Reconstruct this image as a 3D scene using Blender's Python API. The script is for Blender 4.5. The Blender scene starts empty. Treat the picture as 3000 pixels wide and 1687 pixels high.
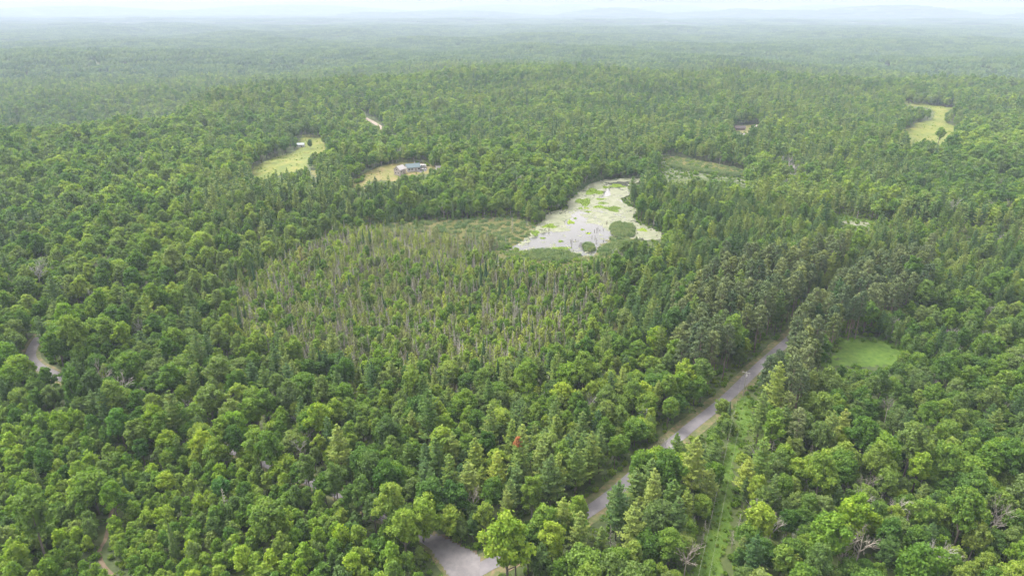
import bpy, math, random
import numpy as np
from math import radians, sin, cos, pi, atan2, hypot

# ------------------------------------------------------------------ camera, sky, sun, exposure
S = bpy.context.scene
COL = S.collection
CAM_H = 150.0
PITCH = radians(22.24)
cam_d = bpy.data.cameras.new('camera'); cam = bpy.data.objects.new('camera', cam_d); COL.objects.link(cam)
cam_d.lens = 24; cam_d.sensor_width = 36; cam_d.clip_start = 1; cam_d.clip_end = 60000
cam.location = (0, 0, CAM_H); cam.rotation_euler = (pi/2 - PITCH, 0, 0)
S.camera = cam

SUN_EL, SUN_AZ = radians(58), radians(-60)      # azimuth clockwise from +Y (view direction)
W = bpy.data.worlds.new('World'); S.world = W; W.use_nodes = True
wn = W.node_tree.nodes; wl = W.node_tree.links; wn.clear()
sky = wn.new('ShaderNodeTexSky'); sky.sky_type = 'NISHITA'; sky.sun_disc = False
sky.sun_elevation = SUN_EL; sky.sun_rotation = SUN_AZ
sky.air_density = 1.0; sky.dust_density = 4.0; sky.ozone_density = 1.0
hsv = wn.new('ShaderNodeHueSaturation'); hsv.inputs['Saturation'].default_value = 0.12; hsv.inputs['Value'].default_value = 1.0
wl.new(sky.outputs[0], hsv.inputs['Color'])
# broken cloud deck: brighter and greyer patches over the whole sky
tc = wn.new('ShaderNodeTexCoord'); cl = wn.new('ShaderNodeTexNoise'); cl.inputs['Scale'].default_value = 3.2; cl.inputs['Detail'].default_value = 6
cl.inputs['Roughness'].default_value = 0.55; cl.inputs['Distortion'].default_value = 0.4
mp = wn.new('ShaderNodeMapping'); mp.inputs['Scale'].default_value = (1, 1, 2.2)
wl.new(tc.outputs['Generated'], mp.inputs['Vector']); wl.new(mp.outputs[0], cl.inputs['Vector'])
rp = wn.new('ShaderNodeValToRGB'); rp.color_ramp.elements[0].position = 0.40; rp.color_ramp.elements[1].position = 0.62
rp.color_ramp.elements[0].color = (1.50, 1.43, 1.44, 1); rp.color_ramp.elements[1].color = (2.28, 2.08, 2.00, 1)
wl.new(cl.outputs['Fac'], rp.inputs['Fac'])
mul = wn.new('ShaderNodeMixRGB'); mul.blend_type = 'MULTIPLY'; mul.inputs[0].default_value = 1
wl.new(hsv.outputs[0], mul.inputs[1]); wl.new(rp.outputs[0], mul.inputs[2])
bg = wn.new('ShaderNodeBackground'); bg.inputs['Strength'].default_value = 0.15
wo = wn.new('ShaderNodeOutputWorld'); wl.new(mul.outputs[0], bg.inputs['Color']); wl.new(bg.outputs[0], wo.inputs['Surface'])

sun_d = bpy.data.lights.new('sun', 'SUN'); sun_d.energy = 1.05; sun_d.angle = radians(22); sun_d.color = (1.0, 0.95, 0.86)
sun = bpy.data.objects.new('sun', sun_d); COL.objects.link(sun)
sun.rotation_euler = (pi/2 - SUN_EL, 0, pi - SUN_AZ)

S.view_settings.view_transform = 'Standard'; S.view_settings.look = 'None'
S.view_settings.exposure = 1.34; S.view_settings.gamma = 1.0
S.cycles.max_bounces = 6; S.cycles.diffuse_bounces = 3; S.cycles.glossy_bounces = 2
S.cycles.transmission_bounces = 3; S.cycles.volume_bounces = 2; S.cycles.transparent_max_bounces = 4
HAZE_DENSITY = 1/8300.0

rng = np.random.default_rng(7)
RND = random.Random(11)

# ------------------------------------------------------------------ photograph geometry: ray <-> ground
F, CX, CY = 2000.0, 1500.0, 843.5
cp, sp = cos(PITCH), sin(PITCH)
def project(x, y, z):
    """world -> photo pixel (3000 wide)"""
    zz = z - CAM_H
    d = y*cp - zz*sp
    u = x/np.maximum(d, 1e-3); v = (y*sp + zz*cp)/np.maximum(d, 1e-3)
    return CX + F*u, CY - F*v, d
def sstep(a, b, x):
    t = np.clip((x-a)/(b-a), 0, 1); return t*t*(3-2*t)

wr = np.random.default_rng(3)
WAV = [(l, a, wr.uniform(0, 2*pi), wr.uniform(0, 2*pi)) for l, a in
       [(900, 7), (1300, 9), (700, 4), (2100, 10), (3300, 10), (1700, 8), (520, 3), (2600, 8)]]
SMALL = [(l, a, wr.uniform(0, 2*pi), wr.uniform(0, 2*pi)) for l, a in [(260, 1.6), (190, 1.1), (330, 1.8)]]
KNOLL = []      # (x, y, radius, height)
HILLS = [(1760, 150, 25, 'n'), (2080, 130, 27, 'n'), (2450, 260, 20, 'n'), (2150, 420, 30, 'n'), (2900, 200, 30, 'n'), (1350, 260, 31, 'n'), (1150, 120, 34, 'n')]
FARHILLS = [(1480, 240, 18), (1900, 160, 19), (2280, 170, 19), (950, 360, 19), (400, 350, 22), (2700, 250, 23), (60, 250, 22), (1650, 120, 17)]
def terrain(x, y):
    x = np.asarray(x, float); y = np.asarray(y, float)
    d = np.hypot(x, y); pxx = CX + 1850*x/np.maximum(y, 40)   # bearing as photo column
    D = 1000 + 330*sstep(560, 760, pxx) + 300*sstep(1150, 1500, pxx) - 60*np.sin(pxx/250.0) - 35*np.sin(pxx/90.0)
    base = 7*np.exp(-((d-D+60)/190)**2) - 38*sstep(D+30, D+380, d) - 26*np.exp(-((d-D-420)/230)**2)
    roll = sum(a*np.sin(2*pi*(x*cos(t)+y*sin(t))/l + p) for l, a, t, p in WAV)
    sm = sum(a*np.sin(2*pi*(x*cos(t)+y*sin(t))/l + p) for l, a, t, p in SMALL)
    z = base + roll*(0.40*sstep(650, 950, d)*(1-sstep(D-100, D+200, d)) + 0.85*sstep(D, D+500, d)*(1-0.4*sstep(9000, 14000, d)))
    z = z + sm*sstep(60, 200, np.hypot(x-10, y-520))*0.8
    z = z + 34*sstep(5500, 12000, d)
    for kx, ky, r, h in KNOLL:
        z = z + h*np.exp(-(((x-kx)**2+(y-ky)**2)/r**2))
    for c, w, top, _ in HILLS:
        h = (150 + 14000*(25-top)/F*1.17) + 60
        z = np.maximum(z, -60 + h*np.exp(-((pxx-c)/w)**2)*np.exp(-((d-14000)/1100)**2))
    for c, w, top in FARHILLS:
        h = (150 + 18500*(25-top)/F*1.17) + 60
        z = np.maximum(z, -60 + h*np.exp(-((pxx-c)/w)**2)*np.exp(-((d-18500)/1100)**2))
    return z
def at(px, py, h=0.0):
    """photo pixel -> world point lying h above the terrain"""
    u = (px-CX)/F; v = (CY-py)/F
    dx, dy, dz = u, cp+v*sp, -sp+v*cp
    t = 20.0; step = 4.0
    while t < 30000:
        x, y, z = dx*t, dy*t, CAM_H+dz*t
        if z <= float(terrain(x, y))+h:
            lo, hi = t-step, t
            for _ in range(14):
                m = (lo+hi)/2
                if CAM_H+dz*m <= float(terrain(dx*m, dy*m))+h: hi = m
                else: lo = m
            t = hi; break
        step = 4.0 if t < 1500 else 20.0
        t += step
    return np.array([dx*t, dy*t])
k = at(1180, 520); KNOLL.append((k[0]+8, k[1]+35, 80, 10.0))

def crop(pts, ox, oy, s): return [(ox+x/s, oy+y/s) for x, y in pts]
def inpoly(x, y, poly):
    x = np.asarray(x); y = np.asarray(y); r = np.zeros(x.shape, bool); n = len(poly)
    for i in range(n):
        x1, y1 = poly[i]; x2, y2 = poly[(i+1) % n]
        if y1 == y2: continue
        c = ((y1 > y) != (y2 > y)) & (x < (x2-x1)*(y-y1)/(y2-y1)+x1)
        r ^= c
    return r

def vnoise(x, y, seed=0):
    x = np.asarray(x, float); y = np.asarray(y, float)
    xi = np.floor(x).astype(np.int64); yi = np.floor(y).astype(np.int64); fx = x-xi; fy = y-yi
    def hh(a, b):
        n = (a*374761393 + b*668265263 + seed*974634777) & 0xffffffff
        n = ((n ^ (n >> 13))*1274126177) & 0xffffffff
        return ((n ^ (n >> 16)) & 0xffff)/65535.0
    fx = fx*fx*(3-2*fx); fy = fy*fy*(3-2*fy)
    a = hh(xi, yi)*(1-fx)+hh(xi+1, yi)*fx; b = hh(xi, yi+1)*(1-fx)+hh(xi+1, yi+1)*fx
    return a*(1-fy)+b*fy
def fnoise(x, y, seed=0, o=3):
    s = 0; a = 1; t = 0
    for i in range(o):
        s = s+a*vnoise(x*2**i, y*2**i, seed+i); t += a; a *= .55
    return s/t

# ------------------------------------------------------------------ layout, traced in photo pixels
POND = crop([(320,903),(440,872),(520,826),(545,790),(560,750),(640,700),(700,640),(710,600),(800,575),(900,548),(885,512),(940,460),(990,410),(1040,362),(1110,337),
  (1200,312),(1320,302),(1440,292),(1505,306),(1490,332),(1450,350),(1430,400),(1410,440),(1345,468),(1360,512),(1440,545),(1480,580),(1440,620),(1470,670),(1560,700),
  (1640,730),(1690,770),(1680,812),(1540,818),(1500,806),(1380,804),(1260,792),(1230,830),(1170,870),(1130,900),(1140,940),(1060,962),(980,932),(900,922),(770,895),
  (620,908),(600,928),(520,937),(440,917),(320,917)], 1350, 420, 2.862)
OPEN_WATER = [crop([(300,915),(450,860),(600,800),(680,775),(800,760),(880,740),(890,710),(960,690),(1060,680),(1200,715),(1250,760),(1290,800),(1200,870),(1140,960),(1000,960),(800,900),(520,945)], 1350, 420, 2.862),
  crop([(880,720),(860,670),(930,610),(940,580),(1020,600),(1080,690)], 1350, 420, 2.862),
  crop([(1140,470),(1170,420),(1220,385),(1240,340),(1400,330),(1440,345),(1400,375),(1250,385),(1230,440)], 1350, 420, 2.862)]
M_LEFT = crop([(125,690),(150,620),(260,560),(330,520),(470,490),(560,440),(560,400),(560,330),(740,340),(780,400),(830,460),(760,480),(640,500),(620,560),(600,640),(430,640),(300,690),(130,700)], 700, 300, 3.22)
M_LEFT2 = crop([(655,648),(722,650),(726,715),(690,705)], 700, 300, 3.22)
M_HOUSE = crop([(1090,790),(1085,740),(1200,680),(1300,630),(1400,595),(1560,578),(1690,574),(1800,590),(1800,640),(1760,680),(1500,695),(1470,745),(1340,730),(1240,755),(1190,815)], 700, 300, 3.22)
M_FIELD = crop([(1550,150),(2030,198),(1920,215),(1900,320),(1990,350),(1980,420),(1950,470),(1750,490),(1640,495),(1600,420),(1570,375),(1660,350),(1680,315),(1800,300),(1815,230),(1740,195),(1560,175)], 2100, 250, 2.862)
M_CLEAR = crop([(1320,600),(1440,570),(1580,590),(1700,630),(1730,690),(1700,740),(1500,765),(1440,745),(1260,765),(1210,745),(1290,690)], 1900, 750, 2.342)
CORRIDOR = crop([(445,130),(510,180),(490,260),(500,340),(450,430),(370,600),(350,760),(360,940),(330,1150),(260,1449),(300,1560),(60,1560),(50,1449),(120,1300),(195,1100),(225,950),(255,820),(270,640),(300,560),(390,370),(370,215)], 2000, 1100, 2.468)
M_MARSH = crop([(1690,115),(1800,120),(2150,180),(2350,225),(2370,300),(2400,362),(2200,300),(1780,296),(1700,302),(1650,230)], 1350, 420, 2.862)
M_BOGGRASS = [(960,720),(1060,680),(1180,655),(1350,645),(1490,640),(1570,664),(1548,692),(1500,725),(1450,742),(1400,775),(1250,790),(1080,780)]
M_BOGCORE = [(1150,680),(1260,662),(1380,655),(1490,650),(1560,668),(1540,692),(1495,722),(1440,738),(1300,735),(1180,712)]
SHORE_LOW = crop([(0,905),(320,918),(440,920),(620,910),(900,925),(1060,965),(1140,945),(1180,870),(1260,800),(1460,800),(1440,860),(1300,960),(1100,1010),(900,1010),(700,1010),(500,1000),(200,960),(0,950)], 1350, 420, 2.862)
SHORE_CORE = crop([(300,925),(440,925),(620,912),(900,930),(1060,968),(1140,945),(1180,880),(1250,815),(1420,810),(1380,850),(1260,880),(1160,960),(1000,985),(700,965),(450,950)], 1350, 420, 2.862)
BROWN_YARD = crop([(150,350),(220,345),(285,335),(350,330),(355,365),(262,392),(262,432),(205,432),(205,395),(150,380)], 2100, 250, 2.862)
POOL_PATCH = crop([(980,1090),(1060,1080),(1180,1125),(1300,1140),(1310,1195),(1200,1205),(1100,1185),(1010,1140)], 2100, 250, 2.862)
RD_MAIN_VIS = [crop([(1775,945),(1885,870),(1900,990),(1810,1005)], 1000, 1100, 2.468),
   crop([(0,445),(0,400),(150,285),(270,190),(430,30),(470,0),(530,0),(480,100),(370,215),(310,240),(130,420),(10,470)], 2000, 1100, 2.468),
   crop([(500,985),(780,735),(900,650),(940,600),(960,610),(860,720),(680,900),(560,1030)], 1900, 750, 2.342)]
JUNCTION = crop([(595,1195),(680,1148),(760,1195),(950,1278),(990,1320),(990,1500),(790,1520),(740,1420),(690,1345),(640,1270)], 1000, 1100, 2.468)
BEND_VIS = crop([(135,290),(190,255),(205,330),(240,380),(310,430),(300,450),(200,410),(125,360)], 0, 850, 1.731)
TRAIL_VIS = crop([(525,1250),(545,1260),(515,1340),(535,1400),(600,1449),(570,1449),(520,1400),(495,1330)], 0, 850, 1.731)
SAND_VIS = crop([(1180,150),(1260,180),(1350,235),(1370,255),(1340,255),(1250,200)], 700, 300, 3.22)
HOUSE_VIS = crop([(1480,600),(1590,570),(1770,590),(1770,645),(1620,665),(1540,690),(1485,685)], 700, 300, 3.22)
SHED_VIS = crop([(1860,612),(1905,612),(1905,645),(1860,645)], 700, 300, 3.22)
CABIN_VIS = crop([(555,380),(610,380),(610,425),(555,425)], 700, 300, 3.22)

MAIN_ROAD = [(1180,1850),(1330,1745),(1400,1672),(1560,1592),(1750,1481),(1880,1373),(2015,1258),(2122,1172),(2224,1074),(2335,975),(2450,868),(2530,822),(2700,760),(2950,690)]
SIDE_ROAD = [(250,925),(165,950),(118,985),(90,1035),(106,1068),(170,1102),(400,1205),(700,1325),(956,1430),(1245,1575),(1310,1640),(1352,1705)]
TRAIL = [(330,1480),(312,1572),(289,1618),(306,1659),(345,1700),(420,1800)]
SAND_ROAD = [(1040,320),(1066,344),(1092,358),(1120,376),(1126,394),(1180,430)]

# keep-open mask in photo space: no crown may stand in front of these places
MS = 4; MW, MH = 3000//MS+200, 1687//MS+100
gx, gy = np.meshgrid((np.arange(MW)-100)*MS+2, (np.arange(MH))*MS+2)
KEEP = np.zeros((MH, MW), bool)
for P in [POND, M_BOGCORE, SHORE_CORE, M_LEFT, M_LEFT2, M_HOUSE, M_FIELD, M_CLEAR, CORRIDOR, M_MARSH, BROWN_YARD, POOL_PATCH, *RD_MAIN_VIS, JUNCTION, BEND_VIS, TRAIL_VIS, SAND_VIS, HOUSE_VIS, SHED_VIS, CABIN_VIS]:
    KEEP |= inpoly(gx, gy, P)
# forest character map (photo space, read at the height of the crowns)
REG = np.zeros((MH, MW), np.uint8)
def s25(p): return [(x*1.16460, y*1.16460) for x, y in p]
def region(i, poly): REG[inpoly(gx, gy, poly)] = i
MATURE, PINY, BOG, THICKET, YOUNG, REDPINE, BOGEDGE, MIXLOW, GROVE = 0, 1, 2, 3, 4, 5, 6, 7, 8
region(PINY, s25([(1500,460),(1800,440),(2100,500),(2700,560),(2700,760),(2400,740),(2150,780),(2050,780),(1900,860),(1700,900),(1560,860),(1480,760),(1530,650),(1650,600),(1570,500)]))
region(PINY, s25([(1380,300),(1900,290),(2300,330),(2300,470),(1900,400),(1650,380),(1500,420),(1380,380)]))
region(PINY, s25([(640,420),(900,440),(1130,500),(900,520),(760,640),(560,640),(500,500)]))
region(PINY, s25([(1000,1130),(1500,1050),(1560,1200),(1400,1300),(1100,1260)]))
region(PINY, s25([(1560,1180),(1730,1100),(1830,1150),(1800,1300),(1500,1320)]))
region(THICKET, s25([(-300,1000),(0,1000),(230,1050),(400,1160),(640,1130),(830,1240),(1060,1360),(1060,1700),(-300,1700)]))
region(YOUNG, s25([(2180,790),(2700,740),(2700,1130),(2400,1160),(2150,1080),(2050,1000),(2260,920),(2250,860)]))
region(BOGEDGE, s25([(560,560),(900,500),(1330,600),(1600,640),(1620,760),(1540,900),(1420,960),(1200,990),(900,980),(700,960),(520,900),(420,780),(480,660)]))
region(BOG, s25([(690,640),(860,560),(1000,560),(1250,590),(1300,650),(1450,665),(1540,680),(1530,760),(1460,850),(1350,890),(1200,920),(950,930),(850,880),(680,860),(560,800),(600,700)]))
region(GROVE, crop([(470,650),(560,630),(690,650),(760,720),(720,800),(600,780),(480,720)], 2100, 250, 2.862))
region(MIXLOW, s25([(2100,530),(2700,560),(2700,640),(2350,600),(2150,590)]))
region(REDPINE, s25([(1690,790),(1800,690),(2040,660),(2130,640),(2020,740),(1960,830),(1850,870),(1840,950),(1700,930)]))
region(REDPINE, s25([(1890,1060),(1880,960),(1960,880),(2050,860),(2050,960),(1980,1060)]))
region(REDPINE, s25([(2050,830),(2060,780),(2180,690),(2330,660),(2330,750),(2190,800),(2130,880)]))

def polyw(P, h=0.0): return [tuple(at(a, b, h)) for a, b in P]
def path_world(P, n=8):
    pts = np.array([at(a, b) for a, b in P]); out = []
    for i in range(len(pts)-1):
        p0 = pts[max(i-1, 0)]; p1 = pts[i]; p2 = pts[i+1]; p3 = pts[min(i+2, len(pts)-1)]
        for q in range(n):
            t = q/n; out.append(0.5*((2*p1)+(p2-p0)*t+(2*p0-5*p1+4*p2-p3)*t*t+(3*p1-p0-3*p2+p3)*t**3))
    out.append(pts[-1]); out = np.array(out)
    # even spacing
    seg = np.r_[0, np.cumsum(np.hypot(*np.diff(out, axis=0).T))]; m = int(seg[-1]/3)+2
    s = np.linspace(0, seg[-1], m); return np.c_[np.interp(s, seg, out[:, 0]), np.interp(s, seg, out[:, 1])]
ROADS = {'main': path_world(MAIN_ROAD), 'side': path_world(SIDE_ROAD), 'trail': path_world(TRAIL), 'sand': path_world(SAND_ROAD)}
def road_dist(x, y, name):
    P = ROADS[name]; out = np.full(x.shape, 1e9)
    lo = P.min(0)-25; hi = P.max(0)+25
    m = (x > lo[0]) & (x < hi[0]) & (y > lo[1]) & (y < hi[1])
    if m.any():
        xs = x[m]; ys = y[m]; b = np.full(xs.shape, 1e9)
        for q in P: b = np.minimum(b, (xs-q[0])**2+(ys-q[1])**2)
        out[m] = np.sqrt(b)
    return out

# ------------------------------------------------------------------ materials
def nt(name):
    m = bpy.data.materials.new(name); m.use_nodes = True; t = m.node_tree; t.nodes.clear(); return m, t.nodes, t.links
def ramp(n, l, src, stops):
    r = n.new('ShaderNodeValToRGB'); e = r.color_ramp.elements
    while len(e) < len(stops): e.new(0.5)
    for q, (p, c) in enumerate(stops): e[q].position = p; e[q].color = (*c, 1)
    l.new(src, r.inputs['Fac']); return r.outputs['Color']
def mixc(n, l, a, b, f=1.0, mode='MULTIPLY'):
    x = n.new('ShaderNodeMixRGB'); x.blend_type = mode
    for i, s in ((0, f), (1, a), (2, b)):
        if isinstance(s, (int, float)): x.inputs[i].default_value = s if i == 0 else (s, s, s, 1)
        elif isinstance(s, tuple): x.inputs[i].default_value = (*s, 1)
        else: l.new(s, x.inputs[i])
    return x.outputs[0]
def foliage(name, stops, transl=0.38, rough=0.6, gain=1.25, rgb=(1, 1, 1), leafy=False):
    m, n, l = nt(name)
    oi = n.new('ShaderNodeObjectInfo')
    at_ = n.new('ShaderNodeAttribute'); at_.attribute_name = 'tint'
    # stand-scale variety: which way each stretch of forest leans in colour
    ns = n.new('ShaderNodeTexNoise'); ns.inputs['Scale'].default_value = 0.006; ns.inputs['Detail'].default_value = 3; ns.inputs['Roughness'].default_value = 0.6
    l.new(oi.outputs['Location'], ns.inputs['Vector'])
    a = n.new('ShaderNodeMath'); a.operation = 'MULTIPLY_ADD'; l.new(ns.outputs['Fac'], a.inputs[0]); a.inputs[1].default_value = 1.9; a.inputs[2].default_value = -0.95
    b = n.new('ShaderNodeMath'); b.operation = 'ADD'; l.new(oi.outputs['Random'], b.inputs[0]); l.new(a.outputs[0], b.inputs[1]); b.use_clamp = True
    c = n.new('ShaderNodeMath'); c.operation = 'MULTIPLY_ADD'; l.new(at_.outputs['Fac'], c.inputs[0]); c.inputs[1].default_value = 0.55; c.inputs[2].default_value = -0.27
    d = n.new('ShaderNodeMath'); d.operation = 'ADD'; l.new(b.outputs[0], d.inputs[0]); l.new(c.outputs[0], d.inputs[1]); d.use_clamp = True
    col = ramp(n, l, d.outputs[0], stops)
    if leafy:   # some crowns are greyer than others
        fr = n.new('ShaderNodeMath'); fr.operation = 'MULTIPLY'; l.new(oi.outputs['Random'], fr.inputs[0]); fr.inputs[1].default_value = 17.37
        f2 = n.new('ShaderNodeMath'); f2.operation = 'FRACT'; l.new(fr.outputs[0], f2.inputs[0])
        f3 = n.new('ShaderNodeMath'); f3.operation = 'MULTIPLY_ADD'; l.new(f2.outputs[0], f3.inputs[0]); f3.inputs[1].default_value = 1.3; f3.inputs[2].default_value = -0.65; f3.use_clamp = True
        g = n.new('ShaderNodeMixRGB'); l.new(f3.outputs[0], g.inputs[0]); l.new(col, g.inputs[1]); g.inputs[2].default_value = (.088, .122, .074, 1); col = g.outputs[0]
    col = mixc(n, l, col, oi.outputs['Color'])
    col = mixc(n, l, col, (gain*1.40*rgb[0], gain*1.31*rgb[1], gain*.86*rgb[2]))
    df = n.new('ShaderNodeBsdfPrincipled'); df.inputs['Roughness'].default_value = rough; df.inputs['Specular IOR Level'].default_value = 0.12
    l.new(col, df.inputs['Base Color'])
    o = n.new('ShaderNodeOutputMaterial')
    if transl:
        tr = n.new('ShaderNodeBsdfTranslucent'); l.new(mixc(n, l, col, (1.1, 1.25, 0.55)), tr.inputs['Color'])
        mx = n.new('ShaderNodeMixShader'); mx.inputs[0].default_value = transl
        l.new(df.outputs[0], mx.inputs[1]); l.new(tr.outputs[0], mx.inputs[2]); l.new(mx.outputs[0], o.inputs['Surface'])
    else: l.new(df.outputs[0], o.inputs['Surface'])
    return m
def surf(name, stops, scale=1.0, detail=5, rough=0.85, spec=0.3, scale2=None, stops2=None, bump=0.0, coord='Object', stretch=(1, 1, 1)):
    m, n, l = nt(name)
    t = n.new('ShaderNodeTexCoord'); mp = n.new('ShaderNodeMapping'); mp.inputs['Scale'].default_value = stretch
    l.new(t.outputs[coord], mp.inputs['Vector'])
    ns = n.new('ShaderNodeTexNoise'); ns.inputs['Scale'].default_value = scale; ns.inputs['Detail'].default_value = detail; ns.inputs['Roughness'].default_value = 0.62
    l.new(mp.outputs[0], ns.inputs['Vector'])
    col = ramp(n, l, ns.outputs['Fac'], stops)
    if scale2:
        n2 = n.new('ShaderNodeTexNoise'); n2.inputs['Scale'].default_value = scale2; n2.inputs['Detail'].default_value = 4
        l.new(mp.outputs[0], n2.inputs['Vector']); col = mixc(n, l, col, ramp(n, l, n2.outputs['Fac'], stops2))
    p = n.new('ShaderNodeBsdfPrincipled'); p.inputs['Roughness'].default_value = rough; p.inputs['Specular IOR Level'].default_value = spec
    l.new(col, p.inputs['Base Color'])
    if bump:
        bm_ = n.new('ShaderNodeBump'); bm_.inputs['Strength'].default_value = 0.6; bm_.inputs['Distance'].default_value = bump
        l.new(ns.outputs['Fac'], bm_.inputs['Height']); l.new(bm_.outputs[0], p.inputs['Normal'])
    o = n.new('ShaderNodeOutputMaterial'); l.new(p.outputs[0], o.inputs['Surface'])
    return m
def plain(name, c, rough=0.7, metal=0.0, spec=0.4):
    return surf(name, [(0.3, tuple(v*0.88 for v in c)), (0.7, tuple(min(1, v*1.08) for v in c))], scale=0.8, rough=rough, spec=spec)

MAT = {}
MAT['broad'] = foliage('broadleaf_leaves', [(0.0, (0.040, 0.090, 0.028)), (0.45, (0.068, 0.128, 0.030)), (0.8, (0.096, 0.158, 0.036)), (1.0, (0.134, 0.190, 0.044))], leafy=True, transl=.42)
MAT['young'] = foliage('young_leaves', [(0.0, (0.050, 0.105, 0.030)), (0.5, (0.088, 0.158, 0.032)), (1.0, (0.138, 0.205, 0.044))], leafy=True, transl=.42)
MAT['distant'] = foliage('distant_canopy', [(0.0, (0.034, 0.080, 0.040)), (0.5, (0.054, 0.108, 0.044)), (1.0, (0.086, 0.140, 0.050))], gain=1.1)
MAT['pine'] = foliage('pine_needles', [(0.0, (0.034, 0.072, 0.034)), (0.5, (0.060, 0.104, 0.040)), (1.0, (0.110, 0.150, 0.050))], transl=0.22, gain=1.45)
MAT['redpine'] = foliage('red_pine_needles', [(0.0, (0.062, 0.078, 0.038)), (0.5, (0.088, 0.100, 0.046)), (1.0, (0.120, 0.130, 0.056))], transl=0.12, rgb=(.80, 1.0, 1.35), gain=1.1)
MAT['spruce'] = foliage('spruce_needles', [(0.0, (0.020, 0.050, 0.026)), (0.5, (0.036, 0.070, 0.032)), (1.0, (0.070, 0.100, 0.042))], transl=0.15, gain=1.35)
MAT['larch'] = foliage('larch_needles', [(0.0, (0.108, 0.126, 0.092)), (0.4, (0.116, 0.146, 0.078)), (0.7, (0.134, 0.182, 0.060)), (1.0, (0.185, 0.235, 0.064))], transl=0.36, gain=1.32)
MAT['shrub'] = foliage('shrub_leaves', [(0.0, (0.052, 0.110, 0.022)), (0.5, (0.086, 0.165, 0.024)), (1.0, (0.120, 0.180, 0.036))], transl=0.35, gain=1.02)
MAT['reed'] = foliage('reed_blades', [(0.0, (0.060, 0.105, 0.066)), (0.5, (0.085, 0.135, 0.085)), (1.0, (0.125, 0.160, 0.100))], transl=0.2)
MAT['drygrass'] = foliage('dry_marsh_grass', [(0.0, (0.118, 0.138, 0.095)), (0.5, (0.155, 0.165, 0.122)), (1.0, (0.200, 0.190, 0.150))], transl=0.35)
MAT['mat'] = foliage('floating_leaves', [(0.0, (0.075, 0.130, 0.020)), (0.5, (0.110, 0.180, 0.024)), (1.0, (0.150, 0.220, 0.030))], transl=0.1, gain=1.0)
MAT['bark'] = surf('bark', [(0.3, (0.075, 0.062, 0.050)), (0.7, (0.160, 0.140, 0.118))], scale=3)
MAT['redbark'] = surf('red_pine_bark', [(0.3, (0.130, 0.095, 0.078)), (0.7, (0.230, 0.180, 0.150))], scale=3)
MAT['dead'] = foliage('weathered_dead_wood', [(0.0, (0.150, 0.130, 0.110)), (0.5, (0.230, 0.210, 0.185)), (1.0, (0.340, 0.320, 0.290))], transl=0, gain=.95, rgb=(.9, 1.02, 1.55))
MAT['snag'] = foliage('grey_snag_wood', [(0.0, (0.120, 0.105, 0.085)), (0.5, (0.175, 0.155, 0.130)), (1.0, (0.260, 0.235, 0.200))], transl=0, gain=1.0, rgb=(.84, .97, 1.5))
MAT['ground'] = surf('forest_floor', [(0.3, (0.030, 0.046, 0.016)), (0.55, (0.055, 0.078, 0.024)), (0.75, (0.080, 0.100, 0.032))], scale=0.35, detail=8, scale2=0.02,
    stops2=[(0.35, (0.8, 0.85, 0.8)), (0.65, (1.25, 1.2, 1.0))])
MAT['asphalt'] = surf('asphalt', [(0.3, (0.122, 0.119, 0.125)), (0.7, (0.166, 0.161, 0.166))], scale=0.5, detail=9, scale2=0.09, stops2=[(0.35, (0.88, 0.88, 0.88)), (0.65, (1.1, 1.1, 1.1))])
MAT['gravel'] = surf('side_road_gravel', [(0.3, (0.122, 0.119, 0.122)), (0.7, (0.168, 0.162, 0.162))], scale=0.7, detail=9, scale2=0.12, stops2=[(0.35, (0.85, 0.85, 0.85)), (0.65, (1.1, 1.1, 1.1))])
MAT['shoulder'] = surf('road_shoulder', [(0.35, (0.065, 0.090, 0.028)), (0.52, (0.110, 0.115, 0.045)), (0.68, (0.185, 0.135, 0.085))], scale=0.5, detail=8)
MAT['dirt'] = surf('dirt', [(0.3, (0.085, 0.070, 0.040)), (0.7, (0.150, 0.110, 0.075))], scale=0.8, detail=8)
MAT['sand'] = surf('sand', [(0.3, (0.220, 0.180, 0.145)), (0.7, (0.310, 0.265, 0.220))], scale=0.4, detail=8)
MAT['meadow'] = surf('meadow_grass', [(0.3, (0.064, 0.098, 0.010)), (0.5, (0.104, 0.130, 0.013)), (0.7, (0.155, 0.150, 0.028))], scale=0.09, detail=9, scale2=0.6, stops2=[(0.3, (0.75, 0.8, 0.75)), (0.6, (1.15, 1.12, 1.1))], stretch=(1, 0.4, 1))
MAT['lawn'] = surf('dry_hill_meadow', [(0.3, (0.092, 0.112, 0.026)), (0.5, (0.132, 0.132, 0.038)), (0.7, (0.180, 0.142, 0.060))], scale=0.10, detail=9, scale2=0.8, stops2=[(0.3, (0.8, 0.82, 0.8)), (0.6, (1.12, 1.1, 1.1))])
MAT['undergreen'] = surf('utility_strip_grass', [(0.3, (0.038, 0.080, 0.009)), (0.5, (0.060, 0.118, 0.011)), (0.7, (0.092, 0.145, 0.018))], scale=0.4, detail=8)
MAT['bogfloor'] = surf('bog_floor', [(0.3, (0.070, 0.095, 0.036)), (0.5, (0.096, 0.118, 0.062)), (0.7, (0.132, 0.136, 0.088))], scale=0.2, detail=8)
MAT['weed'] = surf('duckweed', [(0.35, (0.118, 0.136, 0.076)), (0.5, (0.156, 0.168, 0.106)), (0.68, (0.195, 0.200, 0.148))], scale=0.16, detail=10, rough=0.7, scale2=0.9, stops2=[(0.35, (0.78, 0.84, 0.75)), (0.6, (1.05, 1.05, 1.05))])
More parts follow.
